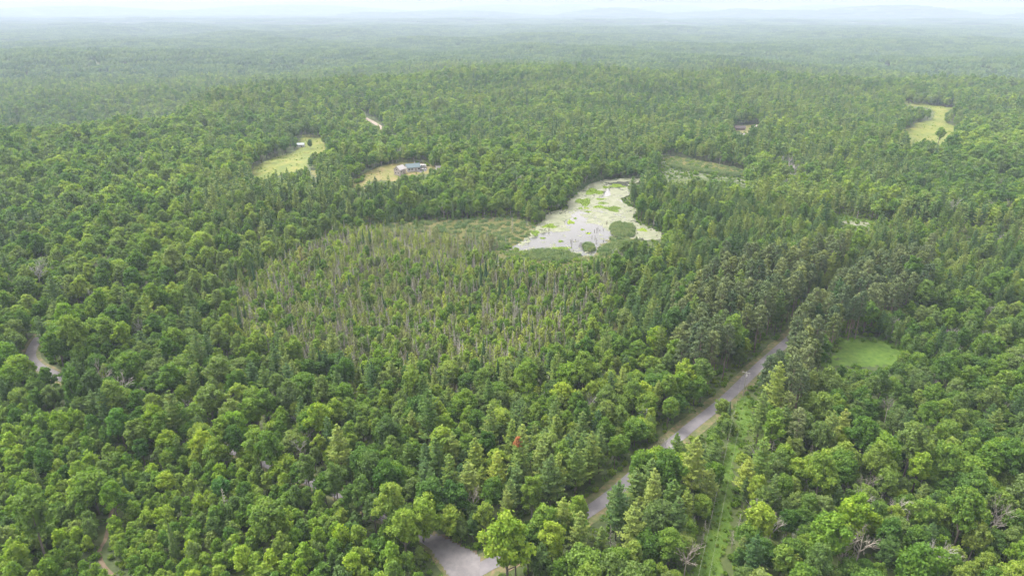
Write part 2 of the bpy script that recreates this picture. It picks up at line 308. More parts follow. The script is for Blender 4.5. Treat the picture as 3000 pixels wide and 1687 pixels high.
def water_mat():
    m, n, l = nt('pond_water_surface'); p = n.new('ShaderNodeBsdfPrincipled')
    p.inputs['Base Color'].default_value = (0.055, 0.058, 0.050, 1); p.inputs['Roughness'].default_value = 0.09; p.inputs['IOR'].default_value = 1.33
    p.inputs['Specular IOR Level'].default_value = 0.9
    t = n.new('ShaderNodeTexCoord'); ns = n.new('ShaderNodeTexNoise'); ns.inputs['Scale'].default_value = 1.4; ns.inputs['Detail'].default_value = 4
    l.new(t.outputs['Object'], ns.inputs['Vector']); b = n.new('ShaderNodeBump'); b.inputs['Strength'].default_value = 0.12; b.inputs['Distance'].default_value = 0.05
    l.new(ns.outputs['Fac'], b.inputs['Height']); l.new(b.outputs[0], p.inputs['Normal'])
    o = n.new('ShaderNodeOutputMaterial'); l.new(p.outputs[0], o.inputs['Surface']); return m
MAT['water'] = water_mat()

# ------------------------------------------------------------------ mesh helpers
class MB:
    def __init__(s): s.v = []; s.f = []; s.t = []; s.mi = []; s.n = 0
    def add(s, V, Fc, tint=0.5, mi=0):
        V = np.asarray(V, float); s.v.append(V)
        s.f.extend([tuple(int(i)+s.n for i in q) for q in Fc])
        s.t.append(np.broadcast_to(np.asarray(tint, float), (len(V),)).copy()); s.mi.extend([mi]*len(Fc)); s.n += len(V)
    def quads(s, C, A, B, tint, mi=0):
        """cards: centre C, half axes A, B (n,3); kite shaped"""
        n = len(C)
        V = np.empty((n, 4, 3)); V[:, 0] = C-A; V[:, 1] = C-B*0.9; V[:, 2] = C+A; V[:, 3] = C+B
        f = (np.arange(n*4).reshape(n, 4)+s.n)
        s.v.append(V.reshape(-1, 3)); s.f.extend(map(tuple, f.tolist())); s.t.append(np.repeat(np.broadcast_to(tint, (n,)), 4)); s.mi.extend([mi]*n); s.n += n*4
    def tube(s, pts, rad, k=5, tint=0.5, mi=0):
        pts = np.asarray(pts, float); V = []; Fc = []
        for i, p in enumerate(pts):
            d = pts[min(i+1, len(pts)-1)]-pts[max(i-1, 0)]; d = d/(np.linalg.norm(d)+1e-9)
            a = np.cross(d, (0, 0, 1)) if abs(d[2]) < 0.9 else np.cross(d, (1, 0, 0)); a = a/np.linalg.norm(a); b = np.cross(d, a)
            for q in range(k):
                w = 2*pi*q/k; V.append(p+rad[i]*(cos(w)*a+sin(w)*b))
        for i in range(len(pts)-1):
            for q in range(k):
                Fc.append((i*k+q, i*k+(q+1) % k, (i+1)*k+(q+1) % k, (i+1)*k+q))
        Fc.append(tuple(range(k))[::-1]); Fc.append(tuple((len(pts)-1)*k+q for q in range(k)))
        s.add(V, Fc, tint, mi)
    def box(s, c, d, mi=0, rz=0.0, tint=0.5):
        x, y, z = d[0]/2, d[1]/2, d[2]/2
        V = np.array([(-x,-y,-z),(x,-y,-z),(x,y,-z),(-x,y,-z),(-x,-y,z),(x,-y,z),(x,y,z),(-x,y,z)])
        R = np.array([[cos(rz), -sin(rz), 0], [sin(rz), cos(rz), 0], [0, 0, 1]]); V = V@R.T+np.array(c)
        s.add(V, [(0,3,2,1),(4,5,6,7),(0,1,5,4),(1,2,6,5),(2,3,7,6),(3,0,4,7)], tint, mi)
    def mesh(s, name, mats, smooth=False):
        me = bpy.data.meshes.new(name); V = np.concatenate(s.v)
        me.from_pydata(V.tolist(), [], s.f)
        for m in mats: me.materials.append(m)
        a = me.attributes.new('tint', 'FLOAT', 'POINT'); a.data.foreach_set('value', np.concatenate(s.t).astype(np.float32))
        if len(mats) > 1: me.polygons.foreach_set('material_index', np.array(s.mi, np.int32))
        if smooth: me.polygons.foreach_set('use_smooth', np.ones(len(me.polygons), bool))
        me.update(); return me
    def obj(s, name, mat, parent=None, smooth=False):
        o = bpy.data.objects.new(name, s.mesh(name, mat if isinstance(mat, list) else [mat], smooth)); COL.objects.link(o); o.parent = parent; return o
def tag(o, label=None, cat=None, group=None, kind=None):
    for kx, v in (('label', label), ('category', cat), ('group', group), ('kind', kind)):
        if v: o[kx] = v
    return o
def empty(name, loc, rz=0.0):
    o = bpy.data.objects.new(name, None); COL.objects.link(o); o.location = loc; o.rotation_euler = (0, 0, rz); o.empty_display_size = 1; return o

phi = (1+5**.5)/2
ICO_V = np.array([(-1,phi,0),(1,phi,0),(-1,-phi,0),(1,-phi,0),(0,-1,phi),(0,1,phi),(0,-1,-phi),(0,1,-phi),(phi,0,-1),(phi,0,1),(-phi,0,-1),(-phi,0,1)], float)
ICO_V /= np.linalg.norm(ICO_V[0])
ICO_F = [(0,11,5),(0,5,1),(0,1,7),(0,7,10),(0,10,11),(1,5,9),(5,11,4),(11,10,2),(10,7,6),(7,1,8),(3,9,4),(3,4,2),(3,2,6),(3,6,8),(3,8,9),(4,9,5),(2,4,11),(6,2,10),(8,6,7),(9,8,1)]
def unit(v): return v/(np.linalg.norm(v, axis=-1, keepdims=True)+1e-9)
def cards(mb, r, C, N, size, tint, jitter=0.5, aspect=1.0, mi=0):
    n = len(C); N = unit(N+r.normal(0, jitter, (n, 3)))
    A = unit(np.cross(N, r.normal(0, 1, (n, 3)))); B = np.cross(N, A)
    s = size*r.uniform(0.65, 1.35, (n, 1)); mb.quads(C, A*s, B*s*aspect, tint, mi)
def lobe(mb, r, c, rad, n, size, tint, flat=0.8, core=0.66, up=0.25, jit=0.80):
    c = np.array(c, float); d = unit(r.normal(0, 1, (n, 3))+np.array([0, 0, up])); sc = np.array([1, 1, flat])
    q_ = r.uniform(0.68, 1.25, (n, 1)); q_[:n//8] *= 1.35; C = c+d*sc*rad*q_; cards(mb, r, C, d/sc, size, tint+r.uniform(-.30, .30, n), jit)
    if core: mb.add(c+ICO_V*sc*rad*core*r.uniform(0.85, 1.1, (12, 1)), ICO_F, tint)

def broadleaf(seed, lod, H=20.0, R=5.2, base=0.30, dens=1.0, top=1.0):
    """crown made of leafy boughs round an uneven envelope; trunk with limbs"""
    r = np.random.default_rng(seed); cr = MB(); tk = MB()
    z0 = H*base; zc = (z0+H)/2+0.4; hz = (H-z0)/2
    nl = {0: 46, 1: 17, 2: 6}[lod]; nleaf = {0: 105, 1: 26, 2: 10}[lod]; size = {0: 0.36, 1: 0.80, 2: 1.6}[lod]; px_ = r.uniform(0, 6.28, 3); am = r.uniform(.08, .30)
    lean = r.uniform(-.8, .8, 2); boughs = []
    for i in range(nl):
        t = (i+0.5)/nl; zz = 1-1.75*t; a = i*2.39996+r.uniform(-.5, .5)
        rr = math.sqrt(max(0, 1-zz*zz))*(1+am*math.sin(2*a+px_[0])+.12*math.sin(3*a+px_[1]+2*zz)); k = r.uniform(0.50, 0.92)
        c = (R*rr*cos(a)*k+lean[0], R*rr*sin(a)*k+lean[1], zc+hz*zz*r.uniform(0.58, 0.98)*top)
        rad = R*r.uniform(0.17, 0.34)*({0: 1, 1: 1.3, 2: 1.6}[lod])
        if lod == 0: rad *= 0.95
        boughs.append((c, rad)); lobe(cr, r, c, rad, int(nleaf*dens), size, r.uniform(.15, .85), flat=0.78)
    cr.add(np.array([lean[0], lean[1], zc])+ICO_V*np.array([R*.50, R*.50, hz*.62]), ICO_F, .4)
    k = {0: 7, 1: 4, 2: 3}[lod]
    tk.tube([(0, 0, -.6), (0, 0, H*.12), (lean[0]*.5, lean[1]*.5, H*.45), (lean[0], lean[1], H*.8)], [H*.021, H*.016, H*.011, H*.004], k)
    if lod == 0:
        for c, rad in boughs[6::4]:
            s = r.uniform(.3, .5)*H; tk.tube([(lean[0]*.4, lean[1]*.4, min(s, c[2]-1)), (c[0]*.5, c[1]*.5, (s+c[2])/2-.3), c], [H*.008, H*.005, H*.002], 4)
    return cr, tk, 'broad'
def sapling(seed, lod):
    r = np.random.default_rng(seed); cr = MB(); tk = MB(); H = r.uniform(8, 10); R = r.uniform(2.0, 2.6)
    nl = {0: 11, 1: 5, 2: 3}[lod]; nleaf = {0: 85, 1: 24, 2: 10}[lod]; size = {0: 0.30, 1: 0.7, 2: 1.1}[lod]
    for i in range(nl):
        t = (i+.5)/nl; a = i*2.4+r.uniform(-.4, .4); z = H*(0.92-0.66*t); rr = R*(0.15+0.62*math.sin(min(1, t*1.25)*pi*.62))
        lobe(cr, r, (rr*cos(a), rr*sin(a), z), R*r.uniform(.30, .46), nleaf, size, r.uniform(.1, .9), flat=0.95)
    cr.add(np.array([0, 0, H*.55])+ICO_V*np.array([R*.55, R*.55, H*.33]), ICO_F, .4)
    tk.tube([(0, 0, -.4), (0, 0, H*.5), (r.uniform(-.2, .2), 0, H*.85)], [.09, .06, .02], 4)
    return cr, tk, 'young'
def white_pine(seed, lod):
    """irregular cone of separate flat plumes"""
    r = np.random.default_rng(seed); cr = MB(); tk = MB(); H = r.uniform(22, 26); R = r.uniform(4.6, 5.9)
    W_ = {0: 12, 1: 8, 2: 5}[lod]; zb = H*r.uniform(.22, .32)
    for i in range(W_):
        t = i/(W_-1); z = zb+(H-zb)*(t**0.92)*0.97; L = R*(1-t)**0.72*r.uniform(.8, 1.15)+0.45
        if i < 3: L *= r.uniform(.5, .9)
        nb = {0: 6, 1: 4, 2: 3}[lod]; a0 = r.uniform(0, 6.28)
        for b in range(nb):
            a = a0+b*2*pi/nb+r.uniform(-.35, .35); Lb = L*r.uniform(.65, 1.2); n = int({0: 80, 1: 18, 2: 6}[lod]*(0.35+0.65*Lb/R))
            s = r.uniform(.12, 1, n)**.75; wd = 0.27*Lb*np.sin(np.clip(s*1.08, 0, 1)*pi)**.6+.15
            lat = r.normal(0, .5, n)*wd; u = np.array([cos(a), sin(a), 0]); w = np.array([-sin(a), cos(a), 0])
            C = np.outer(s*Lb, u)+np.outer(lat, w); C[:, 2] = z+0.34*Lb*s**1.6-.05*Lb+r.uniform(-.5, .5)+r.normal(0, .14, n)
            N = np.tile(np.array([0, 0, 1.0])+u*-.25, (n, 1))
            cards(cr, r, C, N, {0: .36, 1: .85, 2: 1.4}[lod], r.uniform(.1, .9)+r.uniform(-.1, .1, n), .42, .62)
            if lod == 0 and i % 2 == 0: tk.tube([(0, 0, z-.3), (Lb*.55*cos(a), Lb*.55*sin(a), z+.05*Lb)], [.07, .02], 3)
    cr.add(np.array([0, 0, zb+(H-zb)*.40])+ICO_V*np.array([R*.22, R*.22, (H-zb)*.40]), ICO_F, .3)
    tk.tube([(0, 0, -.6), (0, 0, H*.5), (0, 0, H*.96)], [.30, .19, .03], {0: 6, 1: 4, 2: 3}[lod])
    return cr, tk, 'pine'
def red_pine(seed, lod):
    r = np.random.default_rng(seed); cr = MB(); tk = MB(); H = r.uniform(23, 26); R = r.uniform(3.1, 3.8); zb = H*.48
    nl = {0: 34, 1: 12, 2: 6}[lod]
    for i in range(nl):
        t = (i+.5)/nl; a = i*2.4+r.uniform(-.5, .5); z = zb+(H-zb)*t*.95; rr = R*math.sqrt(max(0.03, 1-(max(0, t-.35)/.65)**2))*r.uniform(.45, .85)
        lobe(cr, r, (rr*cos(a), rr*sin(a), z), R*.26*{0: 1, 1: 1.4, 2: 1.9}[lod], {0: 62, 1: 20, 2: 9}[lod], {0: .27, 1: .75, 2: 1.3}[lod], r.uniform(.1, .9), flat=.7, core=.45, jit=.9)
        if lod == 0: tk.tube([(0, 0, z-.6), (rr*cos(a), rr*sin(a), z)], [.06, .02], 3)
    for q in range({0: 12, 1: 0, 2: 0}[lod]):
        a = r.uniform(0, 6.28); z = H*r.uniform(.25, .5); L = r.uniform(1, 2.4); tk.tube([(0, 0, z), (L*cos(a), L*sin(a), z+.1)], [.04, .012], 3)
    tk.tube([(0, 0, -.6), (0, 0, H*.5), (0, 0, H*.95)], [.24, .17, .04], {0: 6, 1: 4, 2: 3}[lod])
    return cr, tk, 'redpine'
def spruce(seed, lod):
    r = np.random.default_rng(seed); cr = MB(); tk = MB(); H = r.uniform(13, 16); R = r.uniform(1.5, 2.1); n = {0: 950, 1: 150, 2: 40}[lod]
    t = r.uniform(0, 1, n)**1.25; a = r.uniform(0, 2*pi, n); lay = 0.82+.18*np.sin(t*H*5.0+a)
    rr = R*(1-t)**.85*r.uniform(.55, 1.05, n)*lay+.05; C = np.c_[rr*np.cos(a), rr*np.sin(a), 1.0+(H-1)*t-.12*rr]
    N = np.c_[np.cos(a), np.sin(a), np.full(n, .75)]
    cards(cr, r, C, N, {0: .26, 1: .60, 2: 1.0}[lod], r.uniform(.2, .8, n), .45, .7)
    k = 8; V = [(0, 0, H*.97)]+[(R*.72*cos(q*2*pi/k), R*.72*sin(q*2*pi/k), 1.3) for q in range(k)]
    cr.add(V, [(0, 1+q, 1+(q+1) % k) for q in range(k)], .35)
    tk.tube([(0, 0, -.4), (0, 0, H*.9)], [.16, .02], 4)
    return cr, tk, 'spruce'
def larch(seed, lod):
    """thin, see-through bog conifer"""
    r = np.random.default_rng(seed); cr = MB(); tk = MB(); H = r.uniform(6.5, 9.5); R = r.uniform(1.7, 2.5); n = {0: 560, 1: 120, 2: 24}[lod]
    t = r.uniform(0, 1, n)**.9; br = r.integers(0, 26, n); a = br*2.4+r.normal(0, .22, n); t = (br/26+r.normal(0, .03, n)).clip(0, 1)
    s = r.uniform(.1, 1.05, n); rr = R*(1-t**1.6*.88)*s*(1+.35*np.sin(2*a+seed)); C = np.c_[rr*np.cos(a), rr*np.sin(a), 1.8+(H-2)*t+.2*rr]
    cards(cr, r, C, np.tile((0, 0, 1.0), (n, 1)), {0: .26, 1: .56, 2: .8}[lod], r.uniform(0, 1, n), .7, .8)
    tk.tube([(0, 0, -.4), (r.uniform(-.2, .2), 0, H*.5), (r.uniform(-.3, .3), 0, H)], [.13, .08, .02], 4)
    if lod == 0:
        for q in range(12):
            aa = q*2.4; z = 1.2+(H-2)*q/12; L = R*(1-q/14); tk.tube([(0, 0, z), (L*cos(aa), L*sin(aa), z+.2)], [.03, .01], 3)
    return cr, tk, 'larch'
def snag(seed, lod, H=None, spread=1.0):
    """dead standing tree: weathered trunk with bare limbs"""
    r = np.random.default_rng(seed); cr = MB(); tk = MB(); H = H or r.uniform(9, 12); lx, ly = r.uniform(-.5, .5, 2)
    tk.tube([(0, 0, -.4), (lx*.4, ly*.4, H*.5), (lx, ly, H)], [.17, .12, .05], {0: 5, 1: 3, 2: 3}[lod], .5)
    n = {0: 30, 1: 9, 2: 4}[lod]
    for i in range(n):
        t = .25+.72*i/n; z = H*t; a = i*2.4+r.uniform(-.4, .4); L = spread*r.uniform(.6, 1.5)*(1.15-t)*1.6
        e = np.array([lx*t+L*cos(a), ly*t+L*sin(a), z+L*r.uniform(-.1, .5)]); cr.tube([(lx*t, ly*t, z), e], [{0: .085, 1: .14, 2: .16}[lod], .03], 3, r.uniform(.2, .8))
        if lod == 0: m = (np.array([lx*t, ly*t, z])+e)/2; cr.tube([m, m+np.array([cos(a+1)*L*.5, sin(a+1)*L*.5, .25*L])], [.05, .02], 3, .6)
    return cr, tk, 'snag'
def bare_tree(seed, lod):
    """dead broadleaf: pale trunks forking into a fan of bare limbs"""
    r = np.random.default_rng(seed); cr = MB(); tk = MB(); H = r.uniform(14, 18)
    tk.tube([(0, 0, -.4), (.1, .1, H*.35), (.3, 0, H*.62)], [.28, .22, .14], 5)
    def br(p, d, L, rad, lv):
        d = d/np.linalg.norm(d); e = p+d*L; cr.tube([p, p+d*L*.5+r.normal(0, .05*L, 3), e], [rad, rad*.75, rad*.5], 4 if lv == 0 else 3, r.uniform(.3, .9))
        if lv < (3 if lod == 0 else 1):
            for q in range(3): br(e if q else p+d*L*.6, d+r.normal(0, .42, 3)+np.array([0, 0, .18]), L*r.uniform(.5, .75), max(rad*.6, .03), lv+1)
    for q in range(8):
        a = q*2.4; z = H*r.uniform(.3, .62); br(np.array([.1, .05, z]), np.array([cos(a)*.65, sin(a)*.65, 1.0]), H*r.uniform(.17, .25), .12, 0)
    return cr, tk, 'dead'

BARK = {'broad': 'bark', 'young': 'bark', 'pine': 'bark', 'redpine': 'redbark', 'spruce': 'bark', 'larch': 'bark', 'dead': 'dead', 'snag': 'snag', }
KINDS = {   # kind: (builder, near variants, mid variants)
    'broadleaf_tree': (lambda s, l: broadleaf(s, l, H=(20, 22, 17, 23, 19, 21, 18)[s % 7], R=(5.2, 4.0, 6.2, 5.0, 5.8, 4.5, 5.0)[s % 7], base=(.26, .30, .22, .34, .2, .28, .16)[s % 7]), 7, 5),
    'sapling': (sapling, 5, 3), 'pine_tree': (white_pine, 5, 4), 'red_pine_tree': (red_pine, 4, 2),
    'spruce_tree': (spruce, 3, 2), 'larch_tree': (larch, 5, 3), 'dead_tree': (snag, 4, 3), 'bare_tree': (bare_tree, 3, 2)}
PROTO = {}
for ki, (kn, (fn, n0, n1)) in enumerate(KINDS.items()):
    c = bpy.data.collections.new(kn+'_kit'); near = []; names = []
    for lod, nn in ((0, n0), (1, n1)):
        for v in range(nn):
            cr, tk, mk = fn(100*ki+v+17*lod, lod); lm = MAT[mk]; bm_ = MAT[BARK[mk]]
            J = MB(); J.v = cr.v+tk.v; J.t = cr.t+tk.t; J.f = cr.f+[tuple(i+cr.n for i in q) for q in tk.f]; J.mi = [0]*len(cr.f)+[1]*len(tk.f); J.n = cr.n+tk.n
            o = bpy.data.objects.new('%s_form_%02d' % (kn, len(names)), J.mesh(kn, [lm, bm_])); c.objects.link(o); names.append(o)
            if lod == 0: near.append((cr.mesh('crown', [lm]), tk.mesh('trunk', [bm_])))
    PROTO[kn] = dict(coll=c, near=near, n0=n0, n1=n1)

def scatter(name, coll, P, idx, rot, scl, label, cat, group=None):
    """one countless mass: points that carry instances"""
    me = bpy.data.meshes.new(name); me.from_pydata(np.asarray(P, float).tolist(), [], [])
    for an, ty, key, arr in (('idx', 'INT', 'value', np.asarray(idx, np.int32)), ('rot', 'FLOAT_VECTOR', 'vector', np.c_[np.zeros(len(P)), np.zeros(len(P)), rot].astype(np.float32).ravel()),
                             ('scl', 'FLOAT_VECTOR', 'vector', np.asarray(scl, np.float32).ravel())):
        a = me.attributes.new(an, ty, 'POINT'); a.data.foreach_set(key, arr)
    o = bpy.data.objects.new(name, me); COL.objects.link(o); tag(o, label, cat, group, 'stuff')
    g = bpy.data.node_groups.new(name+'_nodes', 'GeometryNodeTree')
    g.interface.new_socket('Geometry', in_out='INPUT', socket_type='NodeSocketGeometry'); g.interface.new_socket('Geometry', in_out='OUTPUT', socket_type='NodeSocketGeometry')
    N = g.nodes; L = g.links; gi = N.new('NodeGroupInput'); go = N.new('NodeGroupOutput')
    ci = N.new('GeometryNodeCollectionInfo'); ci.inputs['Collection'].default_value = coll; ci.inputs['Separate Children'].default_value = True; ci.inputs['Reset Children'].default_value = True
    ip = N.new('GeometryNodeInstanceOnPoints'); ip.inputs['Pick Instance'].default_value = True
    def na(nm, ty):
        q = N.new('GeometryNodeInputNamedAttribute'); q.data_type = ty; q.inputs['Name'].default_value = nm; return q.outputs['Attribute']
    e = N.new('FunctionNodeEulerToRotation'); L.new(na('rot', 'FLOAT_VECTOR'), e.inputs[0])
    L.new(gi.outputs[0], ip.inputs['Points']); L.new(ci.outputs[0], ip.inputs['Instance']); L.new(na('idx', 'INT'), ip.inputs['Instance Index'])
    L.new(e.outputs[0], ip.inputs['Rotation']); L.new(na('scl', 'FLOAT_VECTOR'), ip.inputs['Scale']); L.new(ip.outputs[0], go.inputs[0])
    md = o.modifiers.new('instances', 'NODES'); md.node_group = g
    return o

# ------------------------------------------------------------------ ground sheet to the horizon
def ground_sheet():
    rad = [20.0]
    while rad[-1] < 21500: rad.append(rad[-1]+max(4.0, rad[-1]*0.013))
    A = np.radians(np.linspace(-62, 62, 300)); Rr = np.array(rad)
    X = np.outer(Rr, np.sin(A)); Y = np.outer(Rr, np.cos(A)); Z = terrain(X, Y)
    n, m = X.shape; V = np.c_[X.ravel(), Y.ravel(), Z.ravel()]
    i, j = np.meshgrid(np.arange(n-1), np.arange(m-1), indexing='ij'); a = i*m+j
    Fc = np.stack([a, a+1, a+m+1, a+m], -1).reshape(-1, 4)[:, ::-1]
    me = bpy.data.meshes.new('ground'); me.from_pydata(V.tolist(), [], Fc.tolist()); me.materials.append(MAT['ground']); me.update()
    me.polygons.foreach_set('use_smooth', np.ones(len(me.polygons), bool))
    o = bpy.data.objects.new('ground', me); COL.objects.link(o); return tag(o, kind='structure')
ground_sheet()
def strip(name, path, w, z, mat, wob=0.0):
    P = np.array(path); T = np.gradient(P, axis=0); T /= np.linalg.norm(T, axis=1, keepdims=True)+1e-9; Nn = np.c_[-T[:, 1], T[:, 0]]; mb = MB(); K = 5
    V = []
    for q in range(K):
        s = (q/(K-1)-.5)*w*np.ones(len(P))
        if q in (0, K-1): s = s*(1+wob*(fnoise(P[:, 0]*.25+q, P[:, 1]*.25, 5)-.5)*2)
        x = P[:, 0]+Nn[:, 0]*s; y = P[:, 1]+Nn[:, 1]*s; V.append(np.c_[x, y, terrain(x, y)+z])
    V = np.concatenate(V); n = len(P); Fc = [(q*n+i, q*n+i+1, (q+1)*n+i+1, (q+1)*n+i) for q in range(K-1) for i in range(n-1)]
    Fc = [f[::-1] for f in Fc]; mb.add(V, Fc); o = mb.obj(name, mat); return tag(o, kind='structure')
def drape(name, poly_px, res, z, mat, rag=2.0, flat=None, kind='structure', mask=None, h=0.0, grow=1.0):
    W_ = np.array(polyw(poly_px, h)); W_ = W_.mean(0)+(W_-W_.mean(0))*grow; lo = W_.min(0)-res; hi = W_.max(0)+res
    xs = np.arange(lo[0], hi[0], res); ys = np.arange(lo[1], hi[1], res); X, Y = np.meshgrid(xs, ys, indexing='ij')
    cx = X+(fnoise(X/4, Y/4, 21)-.5)*rag*2; cy = Y+(fnoise(X/4, Y/4, 33)-.5)*rag*2
    ins = inpoly(cx, cy, W_)
    if mask is not None: ins &= mask(X, Y)
    Z = (terrain(X, Y)+z) if flat is None else np.full(X.shape, flat)
    n, m = X.shape; i, j = np.nonzero(ins[:-1, :-1]); a = i*m+j
    Fc = np.stack([a, a+m, a+m+1, a+1], -1); used, inv = np.unique(Fc, return_inverse=True)
    V = np.c_[X.ravel(), Y.ravel(), Z.ravel()][used]; mb = MB(); mb.add(V, inv.reshape(-1, 4).tolist()); o = mb.obj(name, mat)
    return tag(o, kind=kind) if kind else o
strip('road_shoulder', ROADS['main'], 10.4, 0.10, MAT['shoulder'], .15)
strip('road', ROADS['main'], 4.6, 0.20, MAT['asphalt'])
strip('side_road_verge', ROADS['side'], 7.4, 0.08, MAT['shoulder'], .15)
strip('side_road', ROADS['side'], 4.3, 0.16, MAT['gravel'])
strip('dirt_path', ROADS['trail'], 1.2, 0.12, MAT['dirt'], .25)
strip('sand_road', ROADS['sand'], 6.5, 0.14, MAT['sand'], .15)
JW = polyw(JUNCTION); jc = np.mean(JW, axis=0)
drape('road_junction', JUNCTION, 0.8, 0.28, MAT['gravel'], rag=0.4)
drape('junction_verge', [(jx+(jx-1340)*.13, jy+(jy-1630)*.2) for jx, jy in JUNCTION], 1.0, 0.06, MAT['dirt'], rag=1.0)
drape('meadow', M_LEFT, 3, .12, MAT['meadow'], grow=1.13); drape('meadow', M_LEFT2, 3, .12, MAT['lawn']); drape('meadow', M_HOUSE, 2, .12, MAT['lawn'], grow=1.13)
drape('field', M_FIELD, 5, .15, MAT['meadow'], grow=1.13); drape('clearing', M_CLEAR, 1, .12, MAT['undergreen'], grow=1.16, rag=6); drape('utility_strip', CORRIDOR, 1.2, .14, MAT['undergreen'], rag=1.5)
drape('marsh', M_MARSH, 4, .12, MAT['bogfloor']); drape('marsh_ground', M_BOGGRASS, 3, .11, MAT['bogfloor'], rag=5)
drape('bog_ground', s25([(640,680),(860,580),(1290,600),(1400,650),(1620,650),(1600,800),(1480,950),(1200,980),(900,980),(560,880)]), 4, .05, MAT['bogfloor'], rag=6)
drape('shore', [(1350+(x-1350)*1.0, y) for x, y in SHORE_LOW], 2, .09, MAT['bogfloor'], rag=2)
drape('yard', BROWN_YARD, 2, .15, MAT['lawn'])

# pond: open water with a duckweed skin laid over most of it
WZ = float(max(terrain(*np.array(polyw(POND)).T)))+0.10
drape('pond_water', POND, 1.0, 0, MAT['water'], rag=2.0, flat=WZ)
OW = [np.array(polyw(p)) for p in OPEN_WATER]
def weedmask(X, Y):
    n1 = fnoise(X/7, Y/7, 50, 5); n2 = fnoise(X/1.6, Y/1.6, 60, 3); ow = np.zeros(X.shape, bool)
    wx = X+(fnoise(X/9, Y/9, 71)-.5)*14; wy = Y+(fnoise(X/9, Y/9, 72)-.5)*14
    for p in OW: ow |= inpoly(wx, wy, p)
    return np.where(ow, (n1*.6+n2*.4) > .64, (n1*.55+n2*.45) > .365)
dw = drape('duckweed', POND, 0.5, 0, MAT['weed'], rag=2.0, flat=WZ+0.04, kind=None, mask=weedmask)
tag(dw, 'pale yellowish duckweed skin floating over most of the pond', 'duckweed', kind='stuff')
drape('pool_marsh', POOL_PATCH, 1.5, .12, MAT['undergreen'], rag=3)
o = drape('pool_water', crop([(1030,1150),(1100,1138),(1270,1152),(1280,1186),(1200,1192),(1130,1176),(1050,1165)], 2100, 250, 2.862), 1.0, .22, MAT['weed'], rag=4)

# ------------------------------------------------------------------ where the trees stand
def lookup(grid, px, py, default):
    i = np.clip((py/MS).astype(int), 0, MH-1); j = np.clip((px/MS).astype(int)+100, 0, MW-1); return grid[i, j]
def keep_hit(x, y, z, r, h):
    hit = np.zeros(x.shape, bool)
    rr = np.hypot(x, y)+1e-6; lx, ly = y/rr, -x/rr
    for t, k in ((0, .25), (.1, .25), (.2, .3), (.3, .6), (.4, .8), (.5, .8), (.6, .8), (.7, .7), (.8, .6), (.9, .4), (.99, .1)):
        for s in (-1, 0, 1):
            px, py, d = project(x+lx*r*k*s*.9, y+ly*r*k*s*.9, z+h*t)
            hit |= lookup(KEEP, px, py, False) & (px > -390) & (px < 3390)
    return hit
class Tree: __slots__ = ('x', 'y', 'z', 'k', 'r', 'h', 's', 'v', 'reg', 'rot')
SIZE = {'broadleaf_tree': (5.4, 21), 'sapling': (2.3, 9), 'pine_tree': (4.6, 24), 'red_pine_tree': (3.3, 24), 'spruce_tree': (1.7, 14), 'larch_tree': (1.4, 10.5), 'dead_tree': (1.2, 10.5), 'bare_tree': (3.2, 17)}
MIX = {  # region: species weights, scale range, spacing factor
    MATURE: ([('broadleaf_tree', .86), ('pine_tree', .08), ('spruce_tree', .01), ('bare_tree', .03), ('dead_tree', .02)], (.42, .95), 0.60),
    PINY: ([('broadleaf_tree', .36), ('pine_tree', .56), ('spruce_tree', .06), ('dead_tree', .02)], (.50, .95), 0.60),
    BOG: ([('larch_tree', .44), ('dead_tree', .28), ('spruce_tree', .015), ('sapling', .305)], (.6, 1.1), 0.66),
    BOGEDGE: ([('larch_tree', .20), ('broadleaf_tree', .32), ('spruce_tree', .04), ('pine_tree', .15), ('sapling', .21), ('dead_tree', .08)], (.45, .80), 0.66),
    THICKET: ([('sapling', .975), ('broadleaf_tree', .015), ('bare_tree', .005), ('spruce_tree', .005)], (.70, 1.15), 0.66),
    YOUNG: ([('broadleaf_tree', .62), ('sapling', .26), ('pine_tree', .09), ('bare_tree', .03)], (.38, .72), 0.60),
    REDPINE: ([('red_pine_tree', .84), ('pine_tree', .10), ('broadleaf_tree', .06)], (.85, 1.08), 0.66),
    GROVE: ([('bare_tree', .42), ('dead_tree', .2), ('broadleaf_tree', .38)], (.5, .8), 0.6),
    MIXLOW: ([('sapling', .60), ('larch_tree', .25), ('pine_tree', .15)], (.6, 1.0), 0.8)}
def candidates(r0, r1, cell, half=54):
    n = int(2*r1/cell)+1; xs = np.arange(-r1, r1, cell); ys = np.arange(40, r1, cell); X, Y = np.meshgrid(xs, ys)
    X = X+rng.uniform(-.5, .5, X.shape)*cell; Y = Y+rng.uniform(-.5, .5, X.shape)*cell; X = X.ravel(); Y = Y.ravel()
    d = np.hypot(X, Y); a = np.abs(np.degrees(np.arctan2(X, Y))); m = (d >= r0) & (d < r1) & (a < half); return X[m], Y[m]
NEAR_R = 760.0
X, Y = candidates(95, NEAR_R, 2.9)
bw = np.array(polyw(s25([(520,620),(860,540),(1300,560),(1620,650),(1600,800),(1400,980),(850,980),(480,860)]), 5)); lo = bw.min(0); hi = bw.max(0)
bx, by = np.meshgrid(np.arange(lo[0], hi[0], 2.2), np.arange(lo[1], hi[1], 2.2)); bx = (bx+rng.uniform(-1, 1, bx.shape)).ravel(); by = (by+rng.uniform(-1, 1, by.shape)).ravel()
inb = lookup(REG, *project(bx, by, 9.0+0*bx)[:2], 0) == BOG; X = np.r_[X, bx[inb]]; Y = np.r_[Y, by[inb]]
p = rng.permutation(len(X)); X = X[p]; Y = Y[p]; Z = terrain(X, Y)
ppx, ppy, _ = project(X, Y, Z+9); reg = lookup(REG, ppx, ppy, 0)
